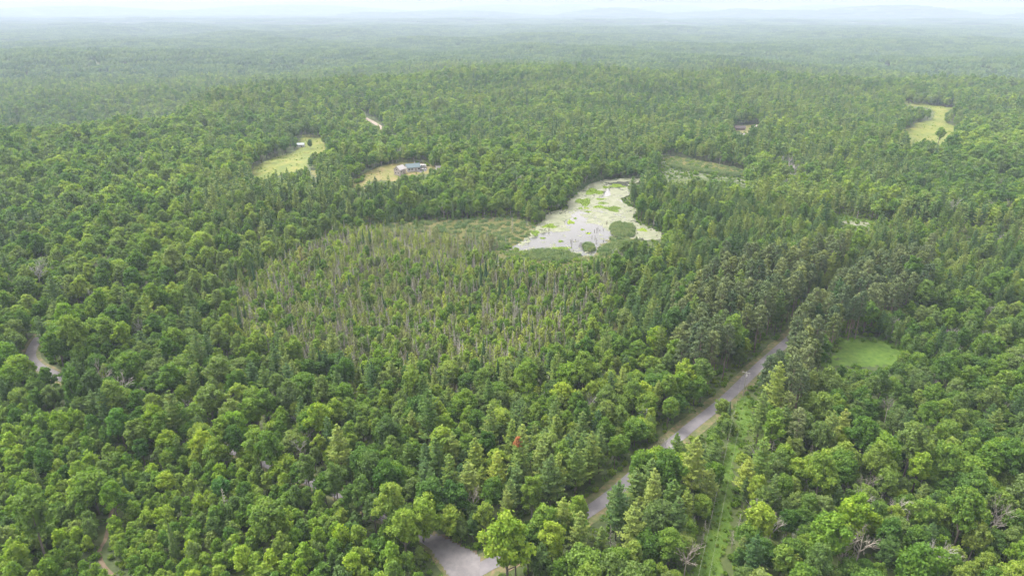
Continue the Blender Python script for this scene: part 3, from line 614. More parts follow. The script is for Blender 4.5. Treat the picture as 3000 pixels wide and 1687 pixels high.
rdm = road_dist(X, Y, 'main'); rds = road_dist(X, Y, 'side'); rdt = road_dist(X, Y, 'trail')
bogn = fnoise(X/30, Y/30, 90)
sp_noise = fnoise(X/60, Y/60, 91)
sx = np.empty(len(X), object); sc = np.empty(len(X)); rad = np.empty(len(X)); hh = np.empty(len(X)); spc = np.empty(len(X))
u = rng.uniform(0, 1, len(X)); u2 = rng.uniform(0, 1, len(X))
for r_, (mix, (s0, s1), f) in MIX.items():
    m = np.nonzero(reg == r_)[0]; names = [q[0] for q in mix]; w = np.array([q[1] for q in mix]); cw = np.cumsum(w/w.sum())
    uu = u[m]
    if r_ in (MATURE, PINY): uu = np.clip(uu+(sp_noise[m]-.5)*.55, 0, .999)
    ii = np.searchsorted(cw, uu)
    for q, kn in enumerate(names):
        mm = m[ii == q]; sx[mm] = kn; s = s0+(s1-s0)*u2[mm]
        s = s0+(s1-s0)*u2[mm]**(1.25 if r_ in (MATURE, YOUNG) else 1.0); sc[mm] = s; rad[mm] = SIZE[kn][0]*s; hh[mm] = SIZE[kn][1]*s; spc[mm] = f
stand = fnoise(X/55, Y/55, 123, 3); big = np.isin(reg, (MATURE, PINY, YOUNG, THICKET)); kf = np.where(big, .70+.62*stand, 1.0); sc *= kf; rad *= kf; hh *= kf
ok = (rdm > 5.2+rad*.42) & (rds > 2.3+rad*.3) & (rdt > 1.6+rad*.4)
inbg = inpoly(*project(X, Y, Z)[:2], M_BOGGRASS); inbg2 = inpoly(*project(X, Y, Z)[:2], SHORE_LOW)
incore = inpoly(*project(X, Y, Z)[:2], M_BOGCORE)
ok &= ~(inbg & ~((rng.uniform(0, 1, len(X)) < np.where(incore, .08, np.clip((fnoise(X/14, Y/14, 77)-.3)*1.3, .05, .6))) & (rad < 2.1)))
ok &= ~(inbg2 & ~((rng.uniform(0, 1, len(X)) < .06) & (rad < 2)))
thin = inbg & (rad < 2.1) & np.isin(sx.astype(str), ('larch_tree', 'dead_tree')) & (rng.uniform(0, 1, len(X)) < .38+.8*np.clip(fnoise(X/20, Y/20, 78)-.5, 0, 1))
ok = (ok & ~keep_hit(X, Y, Z, rad, hh)) | (thin & ~inpoly(*project(X, Y, Z)[:2], POND))
# ---- trees that stand out in the photograph, placed first: (kind, crown-top pixel, scale, tint, look)
HERO = [
 ('broadleaf_tree', 1487, 1545, 1.12, (1.05, 1.08, .8), 'big round leafy maple right beside the road junction'),
 ('broadleaf_tree', 1232, 1440, .92, (1.35, 1.32, .8), 'bright yellow-green tree behind the left edge of the junction'),
 ('broadleaf_tree', 1180, 1512, .80, (1.3, 1.3, .75), 'bright yellow-green tree overhanging the left side of the junction'),
 ('broadleaf_tree', 1335, 1395, .90, (.70, .78, .8), 'dark green dense tree above the junction verge'),
 ('broadleaf_tree', 1560, 1410, .80, (.62, .72, .72), 'dark green round tree left of the lower stretch of the paved road'),
 ('broadleaf_tree', 1440, 1420, .72, (.68, .76, .75), 'dark green tree between the junction and the paved road'),
 ('pine_tree', 1253, 1160, 1.0, (1.25, 1.2, .85), 'large pale green pine standing alone above the broadleaf canopy'),
 ('pine_tree', 985, 1245, .95, (1.05, 1.05, .95), 'tall pine with drooping plumes left of the lone pale pine'),
 ('pine_tree', 1390, 1290, .85, (1.3, 1.2, .8), 'yellowish pine left of the pine with the rusty top'),
 ('pine_tree', 1455, 1330, .80, (1.4, 1.3, .8), 'yellow-green pine below the pine with the rusty top'),
 ('pine_tree', 1500, 1240, .80, (1.2, 1.15, .8), 'pine with light tips behind the rusty topped pine'),
 ('pine_tree', 1525, 1290, .88, (.95, 1.0, .85), 'pine with a dead rusty orange top above the junction'),
 ('pine_tree', 1615, 1340, .92, (.85, .85, .9), 'greyish thin-crowned pine left of the paved road'),
 ('pine_tree', 1690, 1310, .86, (1.15, 1.1, .85), 'light green pine right of the greyish pine'),
 ('pine_tree', 1735, 1270, .85, (1.1, 1.05, .85), 'pine with a slightly reddish top near the left road edge'),
 ('pine_tree', 1650, 1475, .80, (1.1, 1.1, .9), 'pale tipped pine in front of the lowest visible road stretch'),
 ('pine_tree', 1700, 1510, .82, (1.0, 1.0, .9), 'pine just below the lowest visible road stretch'),
 ('pine_tree', 2040, 1290, 1.0, (1.0, 1.0, .9), 'big drooping pine between the paved road and the utility strip'),
 ('pine_tree', 1860, 1480, .85, (1.0, 1.0, .95), 'pine with pale tips right of the road in the lower middle'),
 ('pine_tree', 1990, 1460, .85, (1.15, 1.05, .9), 'grey green pine near the lower utility strip'),
 ('pine_tree', 2240, 1290, .95, (1.15, 1.15, .85), 'layered pine with light plumes right of the utility strip'),
 ('pine_tree', 2480, 1200, .80, (1.15, 1.1, 1.0), 'soft grey-green rounded pine in the lower right woods'),
 ('red_pine_tree', 2345, 1205, .85, (1, 1, 1), 'brownish thin red pine in the lower right woods'),
 ('pine_tree', 2690, 980, .70, (1.3, 1.2, .85), 'pale sparse pine on the right edge of the clearing'),
 ('spruce_tree', 2140, 1178, .88, (.75, .8, 1.0), 'dark narrow spruce standing alone in the grass beside the road'),
 ('broadleaf_tree', 2120, 1165, .55, (1.35, 1.3, .85), 'bright small tree at the road edge next to the dark spruce'),
 ('broadleaf_tree', 2610, 1270, .95, (1.4, 1.35, .7), 'bright yellow-green spreading tree in the lower right woods'),
 ('broadleaf_tree', 2530, 1440, 1.0, (1.35, 1.3, .75), 'broad yellow-green tree in the lower right woods'),
 ('broadleaf_tree', 2440, 1510, 1.0, (1.05, 1.1, .8), 'wide light green tree left of the bare white trees'),
 ('broadleaf_tree', 2720, 1570, 1.05, (1.15, 1.15, .7), 'large rounded olive green tree on the bottom right edge'),
 ('broadleaf_tree', 2700, 1335, .78, (.9, 1.0, .75), 'round mid-green tree in the lower right woods'),
 ('broadleaf_tree', 2240, 1470, .80, (1.1, 1.1, .9), 'pale green tree on the right edge of the utility strip'),
 ('broadleaf_tree', 2350, 1660, .85, (1.1, 1.1, .8), 'light green tree at the bottom right of the utility strip'),
 ('broadleaf_tree', 2100, 1350, .6, (1.0, 1.05, .8), 'small leafy tree beside the drooping pine'),
 ('broadleaf_tree', 1620, 1545, .9, (1.1, 1.1, .9), 'pale green tree in the bottom middle right of the big maple'),
 ('broadleaf_tree', 1720, 1590, .95, (1.15, 1.2, .85), 'light green leafy tree at the bottom edge in the middle'),
 ('broadleaf_tree', 250, 1360, .95, (1.0, 1.05, .75), 'large dark-bodied tree rising over the thicket at lower left'),
 ('broadleaf_tree', 320, 1430, .68, (1.2, 1.2, .75), 'bright tree attached to the large tree in the thicket'),
 ('broadleaf_tree', 640, 1400, .55, (.95, 1.15, 1.3), 'silvery green topped tree in the middle of the thicket'),
 ('broadleaf_tree', 340, 1200, .85, (.75, .95, 1.15), 'thin bluish green spreading tree above the thicket'),
 ('broadleaf_tree', 14, 1000, .85, (.8, .95, .85), 'dark round tree left of the road bend'),
 ('broadleaf_tree', 190, 905, .95, (1.1, 1.15, .75), 'large yellow-green tree above the road bend'),
 ('broadleaf_tree', 160, 965, .85, (.9, 1.05, .8), 'green tree right of the road bend'),
 ('broadleaf_tree', 560, 1180, .75, (1.2, 1.25, .95), 'pale topped tree in the left woods'),
 ('broadleaf_tree', 680, 1210, .88, (1.2, 1.25, .95), 'large pale green tree in the left woods'),
 ('bare_tree', 1955, 1285, .62, (1.3, 1.3, 1.3), 'pale bare tree leaning beside the paved road'),
 ('bare_tree', 2485, 1560, .95, (1.25, 1.2, 1.15), 'tall whitish bare tree at the bottom right'),
 ('bare_tree', 2535, 1540, .9, (1.2, 1.15, 1.1), 'slender bare tree right of the tall whitish one'),
 ('bare_tree', 2240, 1560, .7, (1.0, .95, .9), 'bare twiggy tree beside the utility strip'),
 ('bare_tree', 2270, 1500, .75, (1.0, .95, .9), 'bare brown forked tree beside the utility strip'),
 ('bare_tree', 2540, 1400, .7, (1.0, .97, .95), 'bare grey tree behind the broad yellow-green tree'),
 ('bare_tree', 2640, 1440, .8, (.85, .8, .78), 'grey half-fallen bare tree in the lower right woods'),
 ('bare_tree', 2790, 1600, .8, (1.2, 1.15, 1.1), 'pale bare tree in front of the olive tree'),
 ('bare_tree', 2910, 1500, .8, (1.0, 1.0, .95), 'bare grey tree at the right edge of the photo'),
 ('bare_tree', 2015, 1600, .75, (.95, .85, .85), 'brownish twiggy bare tree at the bottom of the utility strip'),
 ('bare_tree', 2275, 1420, .7, (1.2, 1.2, 1.2), 'small white dead tree right of the utility strip'),
 ('bare_tree', 290, 1075, .95, (1.0, .97, .95), 'wide grey bare tree above the thicket at left'),
 ('bare_tree', 345, 1085, .95, (1.1, 1.08, 1.05), 'second grey bare tree of the pair above the thicket'),
 ('bare_tree', 400, 1120, .7, (1.1, 1.05, 1.0), 'forked whitish bare tree in the left woods'),
 ('bare_tree', 665, 1150, .75, (1.0, 1.0, .95), 'pale fan shaped bare tree in the left woods'),
 ('bare_tree', 760, 1210, .6, (.9, .85, .85), 'brownish bare tree in the left woods'),
 ('bare_tree', 700, 1070, .6, (.85, .8, .8), 'small dark bare tree at the edge of the bog'),
 ('bare_tree', 1385, 1430, .75, (.9, .85, .8), 'dead bare tree in front of the dark trees above the junction'),
 ('dead_tree', 650, 1440, .95, (1.4, 1.4, 1.4), 'white dead trunk in the middle of the thicket'),
 ('bare_tree', 20, 900, .7, (1.0, .95, .95), 'grey bare tree at the left edge above the road bend'),
 ('bare_tree', 1478, 1030, .55, (1.1, 1.05, 1.0), 'twisted pale dead tree below the bog'),
 ('larch_tree', 815, 990, .95, (1.7, 1.5, .6), 'yellow bog tree at the left side of the bog'),
 ('dead_tree', 1125, 965, 1.0, (1.3, 1.3, 1.3), 'tall grey bog snag standing clear of its neighbours'),
 ('spruce_tree', 1133, 905, .45, (6.5, 1.1, .8), 'rusty red little bog spruce'),
 ('larch_tree', 877, 715, 1.5, (1.35, 1.2, .85), 'slim pale bog spire standing above the left part of the bog'),
 ('dead_tree', 890, 1010, 1.05, (1.3, 1.3, 1.3), 'white bog snag at the lower left of the bog'),
 ('dead_tree', 745, 955, .95, (1.3, 1.3, 1.3), 'leaning bog snag left of the yellow bog tree'),
 ('dead_tree', 1640, 915, 1.2, (1.2, 1.1, 1.1), 'grey snag on the right edge of the bog'),
 ('spruce_tree', 1020, 805, .95, (.9, 1.0, 1.1), 'dark bog spruce in the upper middle of the bog'),
 ('dead_tree', 1500, 640, 1.15, (1.2, 1.15, 1.1), 'grey dead trunk at the left shore of the pond'),
 ('broadleaf_tree', 2758, 380, .95, (.85, .95, .95), 'lone dark round tree standing in the far right field'),
 ('broadleaf_tree', 905, 405, .62, (.8, .9, .9), 'dark tree right of the white cabin in the left meadow'),
 ('broadleaf_tree', 800, 410, .95, (.75, .85, .9), 'tall dark tree at the upper edge of the left meadow'),
 ('pine_tree', 1855, 525, .95, (.75, .85, .9), 'dark pine on the right shore at the head of the pond'),
]
trees = []; cell = {}
def place(k, x, y, s, v, reg_, f, force=False, tint=None, look=None, rot=None):
    r = SIZE[k][0]*s
    ci, cj = int(x//6), int(y//6)
    if not force:
        for a in (-2, -1, 0, 1, 2):
            for b in (-2, -1, 0, 1, 2):
                for (qx, qy, qr, qf) in cell.get((ci+a, cj+b), ()):
                    lim = (r+qr)*min(f, qf)
                    if (qx-x)**2+(qy-y)**2 < lim*lim: return None
    cell.setdefault((ci, cj), []).append((x, y, r, f))
    t = dict(k=k, x=x, y=y, s=s, v=v, reg=reg_, tint=tint, look=look, rot=RND.uniform(0, 6.28), sz=1.0 if look else RND.uniform(.82, 1.22)); trees.append(t); return t
for k, px, py, s, tint, look in HERO:
    w = at(px, py, SIZE[k][1]*s*0.97); place(k, w[0], w[1], s, RND.randrange(PROTO[k]['n0']), 0, 0.62, True, tint, look)
def screen_row(name, x0, x1, side, off, step, kind='broadleaf_tree', f=.40, s0=.60, s1=.85):
    P = ROADS[name]; T = np.gradient(P, axis=0); T /= np.linalg.norm(T, axis=1, keepdims=True)
    for i in range(0, len(P), step):
        px = float(project(P[i, 0], P[i, 1], 0.0)[0])
        if x0 < px < x1:
            q = P[i]+np.array([-T[i, 1], T[i, 0]])*side*off*RND.uniform(.95, 1.25); s = RND.uniform(s0, s1); z = float(terrain(*q))
            if not keep_hit(q[:1], q[1:], np.array([z]), np.array([SIZE[kind][0]*s]), np.array([SIZE[kind][1]*s]))[0]: place(kind, float(q[0]), float(q[1]), s, RND.randrange(4), MATURE if kind == 'broadleaf_tree' else REDPINE, f)
screen_row('side', 190, 1235, -1, 5.6, 2); screen_row('main', 1795, 1850, -1, 8.2, 2); screen_row('main', 1470, 1722, -1, 7.8, 1); screen_row('main', 2236, 2330, -1, 6.0, 1, 'red_pine_tree', .40, .85, 1.0); screen_row('main', 2330, 2520, -1, 7.0, 2, 'red_pine_tree', .45, .85, 1.0)
for i in np.nonzero(ok)[0]:
    if reg[i] == BOG and bogn[i] < .30 and u2[i] < .5: continue
    place(sx[i], float(X[i]), float(Y[i]), float(sc[i]), int(u[i]*7919) % 5, int(reg[i]), float(spc[i]))

# ------------------------------------------------------------------ trees as things: the largest-looking 300 of each kind
WORDS = {'broadleaf_tree': ('broadleaf tree', 'tree'), 'sapling': ('sapling', 'young tree'), 'pine_tree': ('feathery pine', 'pine'), 'red_pine_tree': ('red pine', 'pine'),
         'spruce_tree': ('narrow spruce', 'spruce'), 'larch_tree': ('thin larch', 'larch'), 'dead_tree': ('dead grey trunk', 'dead tree'), 'bare_tree': ('leafless tree', 'dead tree')}
PLACE = {MATURE: 'in the woods', PINY: 'in the pine woods', BOG: 'in the bog', BOGEDGE: 'at the bog edge', THICKET: 'in the thicket', YOUNG: 'in the young woods', REDPINE: 'in the roadside pines', MIXLOW: 'in the low scrub', GROVE: 'in the bare grove'}
GROUP = {'broadleaf_tree': 'broadleaf trees of the forest', 'sapling': 'young trees of the thicket', 'pine_tree': 'pines of the forest', 'red_pine_tree': 'red pines along the paved road',
         'spruce_tree': 'spruces of the forest', 'larch_tree': 'larches of the bog', 'dead_tree': 'dead trunks in the bog and woods', 'bare_tree': 'bare dead trees'}
TINTS = [('dark green', (.72, .82, .85), .25), ('mid-green', (1.0, 1.0, 1.0), .35), ('light green', (1.10, 1.09, 1.0), .22), ('yellow-green', (1.20, 1.16, .85), .18)]
def pick_tint():
    q = RND.random()
    for n_, c, w in TINTS:
        if q < w: return n_, c
        q -= w
    return TINTS[1][:2]
LM = [('the road junction',1340,1630),('the road bend',100,1060),("the pond's near tip",1470,740),('the head of the pond',1830,535),('the hill house',1215,500),('the clearing',2560,1000),
 ('the utility pole',2176,1080),('the dirt path',300,1590),('the left meadow',820,450),('the far right field',2740,370),('the cattail island',1830,675),('the tawny marsh grass',1320,700),
 ('the visible road stretch',1990,1270),('the lowest road stretch',1780,1460),('the road vanishing point',2450,850),('the lower left corner',30,1660),('the lower right corner',2970,1660),
 ('the left photo edge',15,1300),('the right photo edge',2985,1100),('the brown barn',2160,380),('the far marsh',2050,490)]
SHORT = {'big round leafy maple':'the big junction maple','bright yellow-green tree behind':'the brighter junction tree','dark green dense tree':'the dark junction tree','large pale green pine':'the lone pale pine',
 'tall pine with drooping':'the tall drooping pine','pine with a dead rusty':'the rusty topped pine','greyish thin-crowned':'the greyish pine','big drooping pine':'the big strip pine','layered pine':'the layered pine',
 'soft grey-green rounded':'the soft rounded pine','brownish thin red pine':'the lone red pine','pale sparse pine':'the pale clearing pine','dark narrow spruce':'the roadside spruce','bright yellow-green spreading':'the yellow-green spreading tree',
 'broad yellow-green':'the broad yellow-green tree','wide light green':'the wide light tree','large rounded olive':'the olive tree','large dark-bodied':'the big thicket tree','silvery green':'the silvery thicket tree',
 'thin bluish green':'the thin bluish tree','large pale green tree in':'the large pale tree','wide grey bare tree':'the bare grey pair','light green leafy tree at the bottom':'the bottom middle tree','tall whitish bare':'the whitish bare tree','twisted pale dead':'the twisted dead tree',
 'pale fan shaped':'the fan shaped tree','pale green tree on the right edge':'the pale strip tree','bare brown forked':'the brown forked tree','large yellow-green tree above':'the yellow-green bend tree','round mid-green tree in':'the round green tree',
 'yellow bog tree':'the yellow bog tree','tall grey bog snag':'the tall bog snag','rusty red little bog':'the red bog spruce','slim pale bog spire':'the pale bog spire','white bog snag':'the white bog snag','leaning bog snag':'the leaning bog snag','dark bog spruce':'the dark bog spruce'}
for hk, hx, hy, hs, ht, hl in HERO:
    for q_, sn in SHORT.items():
        if hl.startswith(q_): LM.append((sn, hx, hy+14))
NTH = ['leftmost', 'second from left', 'third from left', 'fourth from left', 'fifth from left', 'sixth from left', 'seventh from left', 'eighth from left', 'ninth from left', 'tenth from left', 'eleventh from left', 'twelfth from left']
def where(px, py, lms):
    n_, lx, ly = min(lms, key=lambda q: (q[1]-px)**2+((q[2]-py)*1.5)**2); dx, dy = px-lx, (py-ly)*1.5
    if hypot(dx, dy) < 26: dr = 'touching'
    elif abs(dx) > 2.2*abs(dy): dr = 'left of' if dx < 0 else 'right of'
    elif abs(dy) > 2.2*abs(dx): dr = 'behind' if dy < 0 else 'in front of'
    else: dr = ('behind-left of' if dx < 0 else 'behind-right of') if dy < 0 else ('front-left of' if dx < 0 else 'front-right of')
    far = '' if hypot(dx, dy) < 170 else 'well '
    return (far if dr != 'touching' else '')+dr+' '+n_
def individual(t):
    k = t['k']; z = t['z']; e = empty(k, (t['x'], t['y'], z), t['rot']); s = t['s']; e.scale = (s, s, s*t['sz'])
    cm, tm = PROTO[k]['near'][t['v'] % PROTO[k]['n0']]
    c = bpy.data.objects.new('crown' if k not in ('dead_tree', 'bare_tree') else 'branches', cm); COL.objects.link(c); c.parent = e
    tr = bpy.data.objects.new('trunk', tm); COL.objects.link(tr); tr.parent = e
    if t['look']: lab = t['look']; col = t['tint']; t['base'] = None
    else:
        tw, col = pick_tint()
        if k in ('dead_tree', 'bare_tree'): tw = ''; col = (1, 1, 1)
        px, py, _ = project(t['x'], t['y'], z+SIZE[k][1]*s*.75); px = float(px); py = float(py)
        sz = 'tall ' if s > .92 else ('small ' if s < .72 else '')
        lab = ' '.join(('%s%s %s %s' % (sz, tw, WORDS[k][0], where(px, py, LM))).split()); t['base'] = lab; t['px'] = px; t['py'] = py
    t['e'] = e
    c.color = (*col, 1); tr.color = (1.2, 1.15, 1.1, 1) if k in ('dead_tree', 'bare_tree') else (1, 1, 1, 1)
    tag(e, lab, WORDS[k][1], GROUP[k]); return e
def settle_labels(L):
    """look-alikes beside the same landmark are told apart by their order from the left"""
    by = {}
    for t in L:
        if t.get('base'): by.setdefault(t['base'], []).append(t)
    for lab, T in by.items():
        if len(T) == 1: continue
        T.sort(key=lambda t: t['px'])
        rows = [T] if len(T) <= 12 else None
        if rows is None:
            T.sort(key=lambda t: t['py']); n_ = -(-len(T)//12); step = -(-len(T)//n_); rows = [sorted(T[i:i+step], key=lambda t: t['px']) for i in range(0, len(T), step)]
        rn = [''] if len(rows) == 1 else (['back row', 'front row'] if len(rows) == 2 else ['back row', 'middle row', 'front row'] if len(rows) == 3 else ['row '+w for w in 'one two three four five six seven eight'.split()])
        for r_, row in zip(rn, rows):
            for q_, t in enumerate(row): t['e']['label'] = ' '.join((lab+', '+(r_+' ' if r_ else '')+NTH[min(q_, 11)]).split())
            for cut in (' the ', 'well '):
                if len(t['e']['label'].replace('-', ' ').split()) > 16: t['e']['label'] = t['e']['label'].replace(cut, ' ' if cut == ' the ' else '', 1)
bykind = {}
for t in trees:
    z = float(terrain(t['x'], t['y'])); px, py, d = project(t['x'], t['y'], z+SIZE[t['k']][1]*t['s']*.8)
    t['z'] = z; t['app'] = SIZE[t['k']][1]*t['s']*(1 if t['k'] not in ('bare_tree', 'dead_tree') else .8)/float(d)
    t['vis'] = (-25 < px < 3025) and (-10 < py < 1710)
    bykind.setdefault(t['k'], []).append(t)
MIDLOD = 560.0
rusty = None; named = []
for k, L in bykind.items():
    L.sort(key=lambda t: (t['look'] is None, not t['vis'], -t['app']))
    ind = [t for t in L[:300] if t['vis'] or t['look']]; rest = L[len(ind):]
    for t in ind:
        e = individual(t); named.append(t)
        if t['look'] and 'rusty orange top' in t['look']: rusty = (e, t)
    if rest or k in ('broadleaf_tree', 'pine_tree'):
        P = [(t['x'], t['y'], t['z']) for t in rest]; ix = []; n0, n1 = PROTO[k]['n0'], PROTO[k]['n1']
        for t in rest: ix.append(t['v'] % n0 if hypot(t['x'], t['y']) < MIDLOD else n0+t['v'] % n1)
        rot = [t['rot'] for t in rest]; sc_ = [(t['s'], t['s'], t['s']*t['sz']) for t in rest]
        PROTO[k]['rest'] = (P, ix, rot, sc_)
settle_labels(named)
# rest of the forest, further out
X, Y = candidates(NEAR_R, 2350, 7.8); Z = terrain(X, Y)
ppx, ppy, _ = project(X, Y, Z+14); rg = lookup(REG, ppx, ppy, 0); tn = fnoise(X/220, Y/220, 7, 4); uu = rng.uniform(0, 1, len(X))
sclm = rng.uniform(.55, 1.0, len(X))*(.66+.68*fnoise(X/130, Y/130, 124, 3)); isp = (uu < np.where(rg == PINY, .5, .16)+(tn-.5)*1.3)
keepm = ~keep_hit(X, Y, Z, 4.5*sclm, 20*sclm) & (road_dist(X, Y, 'sand') > 6) & (road_dist(X, Y, 'main') > 8)
for k, m in (('broadleaf_tree', keepm & ~isp), ('pine_tree', keepm & isp)):
    P, ix, rot, sc_ = PROTO[k]['rest']; n0, n1 = PROTO[k]['n0'], PROTO[k]['n1']; q = np.nonzero(m)[0]
    P += np.c_[X[q], Y[q], Z[q]-.3].tolist(); ix += (n0+rng.integers(0, n1, len(q))).tolist(); rot += rng.uniform(0, 6.28, len(q)).tolist()
    sc_ += [(a*1.1, a*1.1, a*b) for a, b in zip(sclm[q], rng.uniform(.85, 1.3, len(q)))]
STUFFNAME = {'broadleaf_tree': ('broadleaf_forest', 'broadleaf forest filling the land beyond the nearest trees'), 'pine_tree': ('pine_forest', 'pines mixed through the forest beyond the nearest ones'),
   'sapling': ('thicket', 'dense thicket of small leafy young trees'), 'larch_tree': ('larch_bog', 'thin yellowish larches massed over the bog'), 'dead_tree': ('dead_wood_stand', 'grey dead trunks massed over the bog'),
   'spruce_tree': ('spruce_stand', 'small dark spruces scattered through bog and forest'), 'red_pine_tree': ('red_pine_stand', 'brownish red pines standing beyond the roadside ones'), 'bare_tree': ('bare_wood', 'bare trees scattered in the farther forest')}
for k, d in PROTO.items():
    if 'rest' in d and len(d['rest'][0]): scatter(STUFFNAME[k][0], d['coll'], *d['rest'], STUFFNAME[k][1], 'forest')
# patches of far forest
def patch(seed, size, ntree, faces):
    r = np.random.default_rng(seed); mb = MB()
    for i in range(ntree):
        x, y = r.uniform(-.54, .54, 2)*size; h = r.uniform(12, 22); R = r.uniform(3.6, 6); t = r.uniform(0, 1)
        if r.random() < .3: # pine
            mb.add([(x, y, h*1.15)]+[(x+R*.7*cos(a), y+R*.7*sin(a), h*.3) for a in (0, 1.25, 2.5, 3.8, 5.0)], [(0, 1, 2), (0, 2, 3), (0, 3, 4), (0, 4, 5), (0, 5, 1)], t*.3); continue
        V = np.array([x, y, h*.66])+ICO_V*np.array([R, R, h*.34])*r.uniform(.75, 1.2, (12, 1)); mb.add(V, ICO_F, t)
        if faces: d = unit(r.normal(0, 1, (faces, 3))+np.array([0, 0, .5])); cards(mb, r, np.array([x, y, h*.66])+d*np.array([R, R, h*.36]), d, 1.5, t+r.uniform(-.25, .25, faces), .5)
    return mb.mesh('canopy_patch', [MAT['distant']])
pc = bpy.data.collections.new('canopy_kit')
for q in range(6): pc.objects.link(bpy.data.objects.new('canopy_a_%02d' % q, patch(900+q, 52, 50, 26)))
for q in range(4): pc.objects.link(bpy.data.objects.new('canopy_b_%02d' % q, patch(950+q, 185, 500, 0)))
X1, Y1 = candidates(2350, 8200, 50); X2, Y2 = candidates(8200, 20500, 180)
XX = np.r_[X1, X2]; YY = np.r_[Y1, Y2]; ZZ = terrain(XX, YY)-1.0
ix = np.r_[rng.integers(0, 6, len(X1)), 6+rng.integers(0, 4, len(X2))]
scatter('distant_forest', pc, np.c_[XX, YY, ZZ], ix, rng.uniform(0, 6.28, len(XX)), np.c_[np.ones(len(XX)), np.ones(len(XX)), rng.uniform(.85, 1.15, len(XX))], 'endless hazy forest reaching to the horizon', 'forest')

# ------------------------------------------------------------------ shrubs, reeds, grass: masses
sc_coll = bpy.data.collections.new('low_growth_kit')
def tuft(seed, n, h, spread, w, mat, lean=.25):
    r = np.random.default_rng(seed); mb = MB(); x, y = r.uniform(-spread, spread, (2, n)); hh_ = h*r.uniform(.6, 1.1, n); a = r.uniform(0, 6.28, n)
    A = np.c_[r.normal(0, lean, n), r.normal(0, lean, n), np.ones(n)]*hh_[:, None]/2; B = np.c_[np.cos(a), np.sin(a), np.zeros(n)]*w
    mb.quads(np.c_[x, y, hh_/2-.1], A, B, r.uniform(0, 1, n)); return mb.mesh('tuft', [mat])
def bush(seed, R, H):
    r = np.random.default_rng(seed); mb = MB()
    for q in range(5): a = q*2.4; lobe(mb, r, (R*.5*cos(a), R*.5*sin(a), H*r.uniform(.35, .7)), R*.55, 45, .24, r.uniform(.1, .9), flat=H/R*.8)
    return mb.mesh('bush', [MAT['shrub']])
low = [bush(500, 1.3, 1.6), bush(501, 1.0, 1.3), bush(502, 1.6, 2.2), tuft(510, 130, 2.3, 1.3, .15, MAT['reed'], .45), tuft(511, 130, 3.0, 1.2, .15, MAT['reed'], .45),
       tuft(512, 150, 1.1, 1.7, .13, MAT['drygrass'], 1.1), tuft(513, 150, 1.4, 1.7, .13, MAT['drygrass'], 1.1), tuft(514, 60, .8, 1.3, .14, MAT['shrub'], .8)]
for q, m in enumerate(low): sc_coll.objects.link(bpy.data.objects.new('growth_form_%02d' % q, m))
def fill(name, polys, cellsz, forms, s0, s1, label, cat, prob=1.0, extra=None, zoff=0.0, nz=None, avoid=None):
    P = []; 
    for poly in polys:
        W_ = np.array(polyw(poly)); lo = W_.min(0); hi = W_.max(0); xs = np.arange(lo[0], hi[0], cellsz); ys = np.arange(lo[1], hi[1], cellsz)
        A, B = np.meshgrid(xs, ys); A = A+rng.uniform(-.5, .5, A.shape)*cellsz; B = B+rng.uniform(-.5, .5, A.shape)*cellsz
        m = inpoly(A, B, W_) & (rng.uniform(0, 1, A.shape) < prob)
        if nz: m &= fnoise(A/nz[0], B/nz[0], nz[2]) > nz[1]
        P.append(np.c_[A[m], B[m]])
    if avoid: P = [p_[~inpoly(*project(p_[:, 0], p_[:, 1], terrain(p_[:, 0], p_[:, 1]))[:2], avoid)] for p_ in P]
    if extra is not None: P.append(extra)
    P = np.concatenate(P); z = terrain(P[:, 0], P[:, 1])+zoff; n = len(P); s = rng.uniform(s0, s1, n)
    return scatter(name, sc_coll, np.c_[P, z], rng.choice(forms, n), rng.uniform(0, 6.28, n), np.c_[s, s, s], label, cat)
# shrubs: roadsides, utility strip, meadow edges, gaps in the near forest
X, Y = candidates(95, 620, 3.3); d1 = road_dist(X, Y, 'main'); d2 = road_dist(X, Y, 'side'); d3 = road_dist(X, Y, 'trail')
Zs = terrain(X, Y); qx, qy, _ = project(X, Y, Zs+1.0); 
vis_open = np.zeros(len(X), bool)
for P in [POND, M_HOUSE, M_LEFT, M_CLEAR, JUNCTION, *RD_MAIN_VIS, BEND_VIS, TRAIL_VIS, M_BOGGRASS]: vis_open |= inpoly(qx, qy, P)
m = (d1 > 4.9) & (d2 > 4.0) & (d3 > 1.4) & ~vis_open & ~inpoly(qx, qy, CORRIDOR)
fill('strip_growth', [CORRIDOR], 1.3, [7, 7, 7, 7, 1], .3, .6, 'bright low growth covering the utility strip', 'undergrowth', .8)
fill('undergrowth', [], 1.3, [0, 1, 2, 7, 7], .45, 1.1, 'low green shrubs filling the gaps under the trees', 'undergrowth', .8, np.c_[X[m], Y[m]])
ISLE = crop([(1262,690),(1330,680),(1440,690),(1460,730),(1440,790),(1350,800),(1290,785),(1262,740)], 1350, 420, 2.862)
ISLE2 = crop([(1030,880),(1040,850),(1080,848),(1120,870),(1130,905),(1050,912)], 1350, 420, 2.862)
RD1 = crop([(1170,900),(1230,865),(1330,840),(1440,830),(1430,870),(1300,940),(1180,960)], 1350, 420, 2.862)
RD2 = crop([(520,925),(600,915),(720,905),(900,930),(960,960),(900,1010),(620,1000),(520,965)], 1350, 420, 2.862)
RD3 = crop([(150,860),(300,850),(430,860),(330,890),(0,910),(0,880)], 1350, 420, 2.862)
RD4 = crop([(560,700),(700,620),(760,560),(880,530),(900,545),(790,570),(700,600),(690,640),(600,700)], 1350, 420, 2.862)
RD5 = crop([(1750,190),(2150,240),(2340,270),(2330,290),(2100,262),(1780,215)], 1350, 420, 2.862)
RD6 = crop([(930,440),(1020,340),(1200,270),(1200,300),(1090,330),(1000,400)], 1350, 420, 2.862)
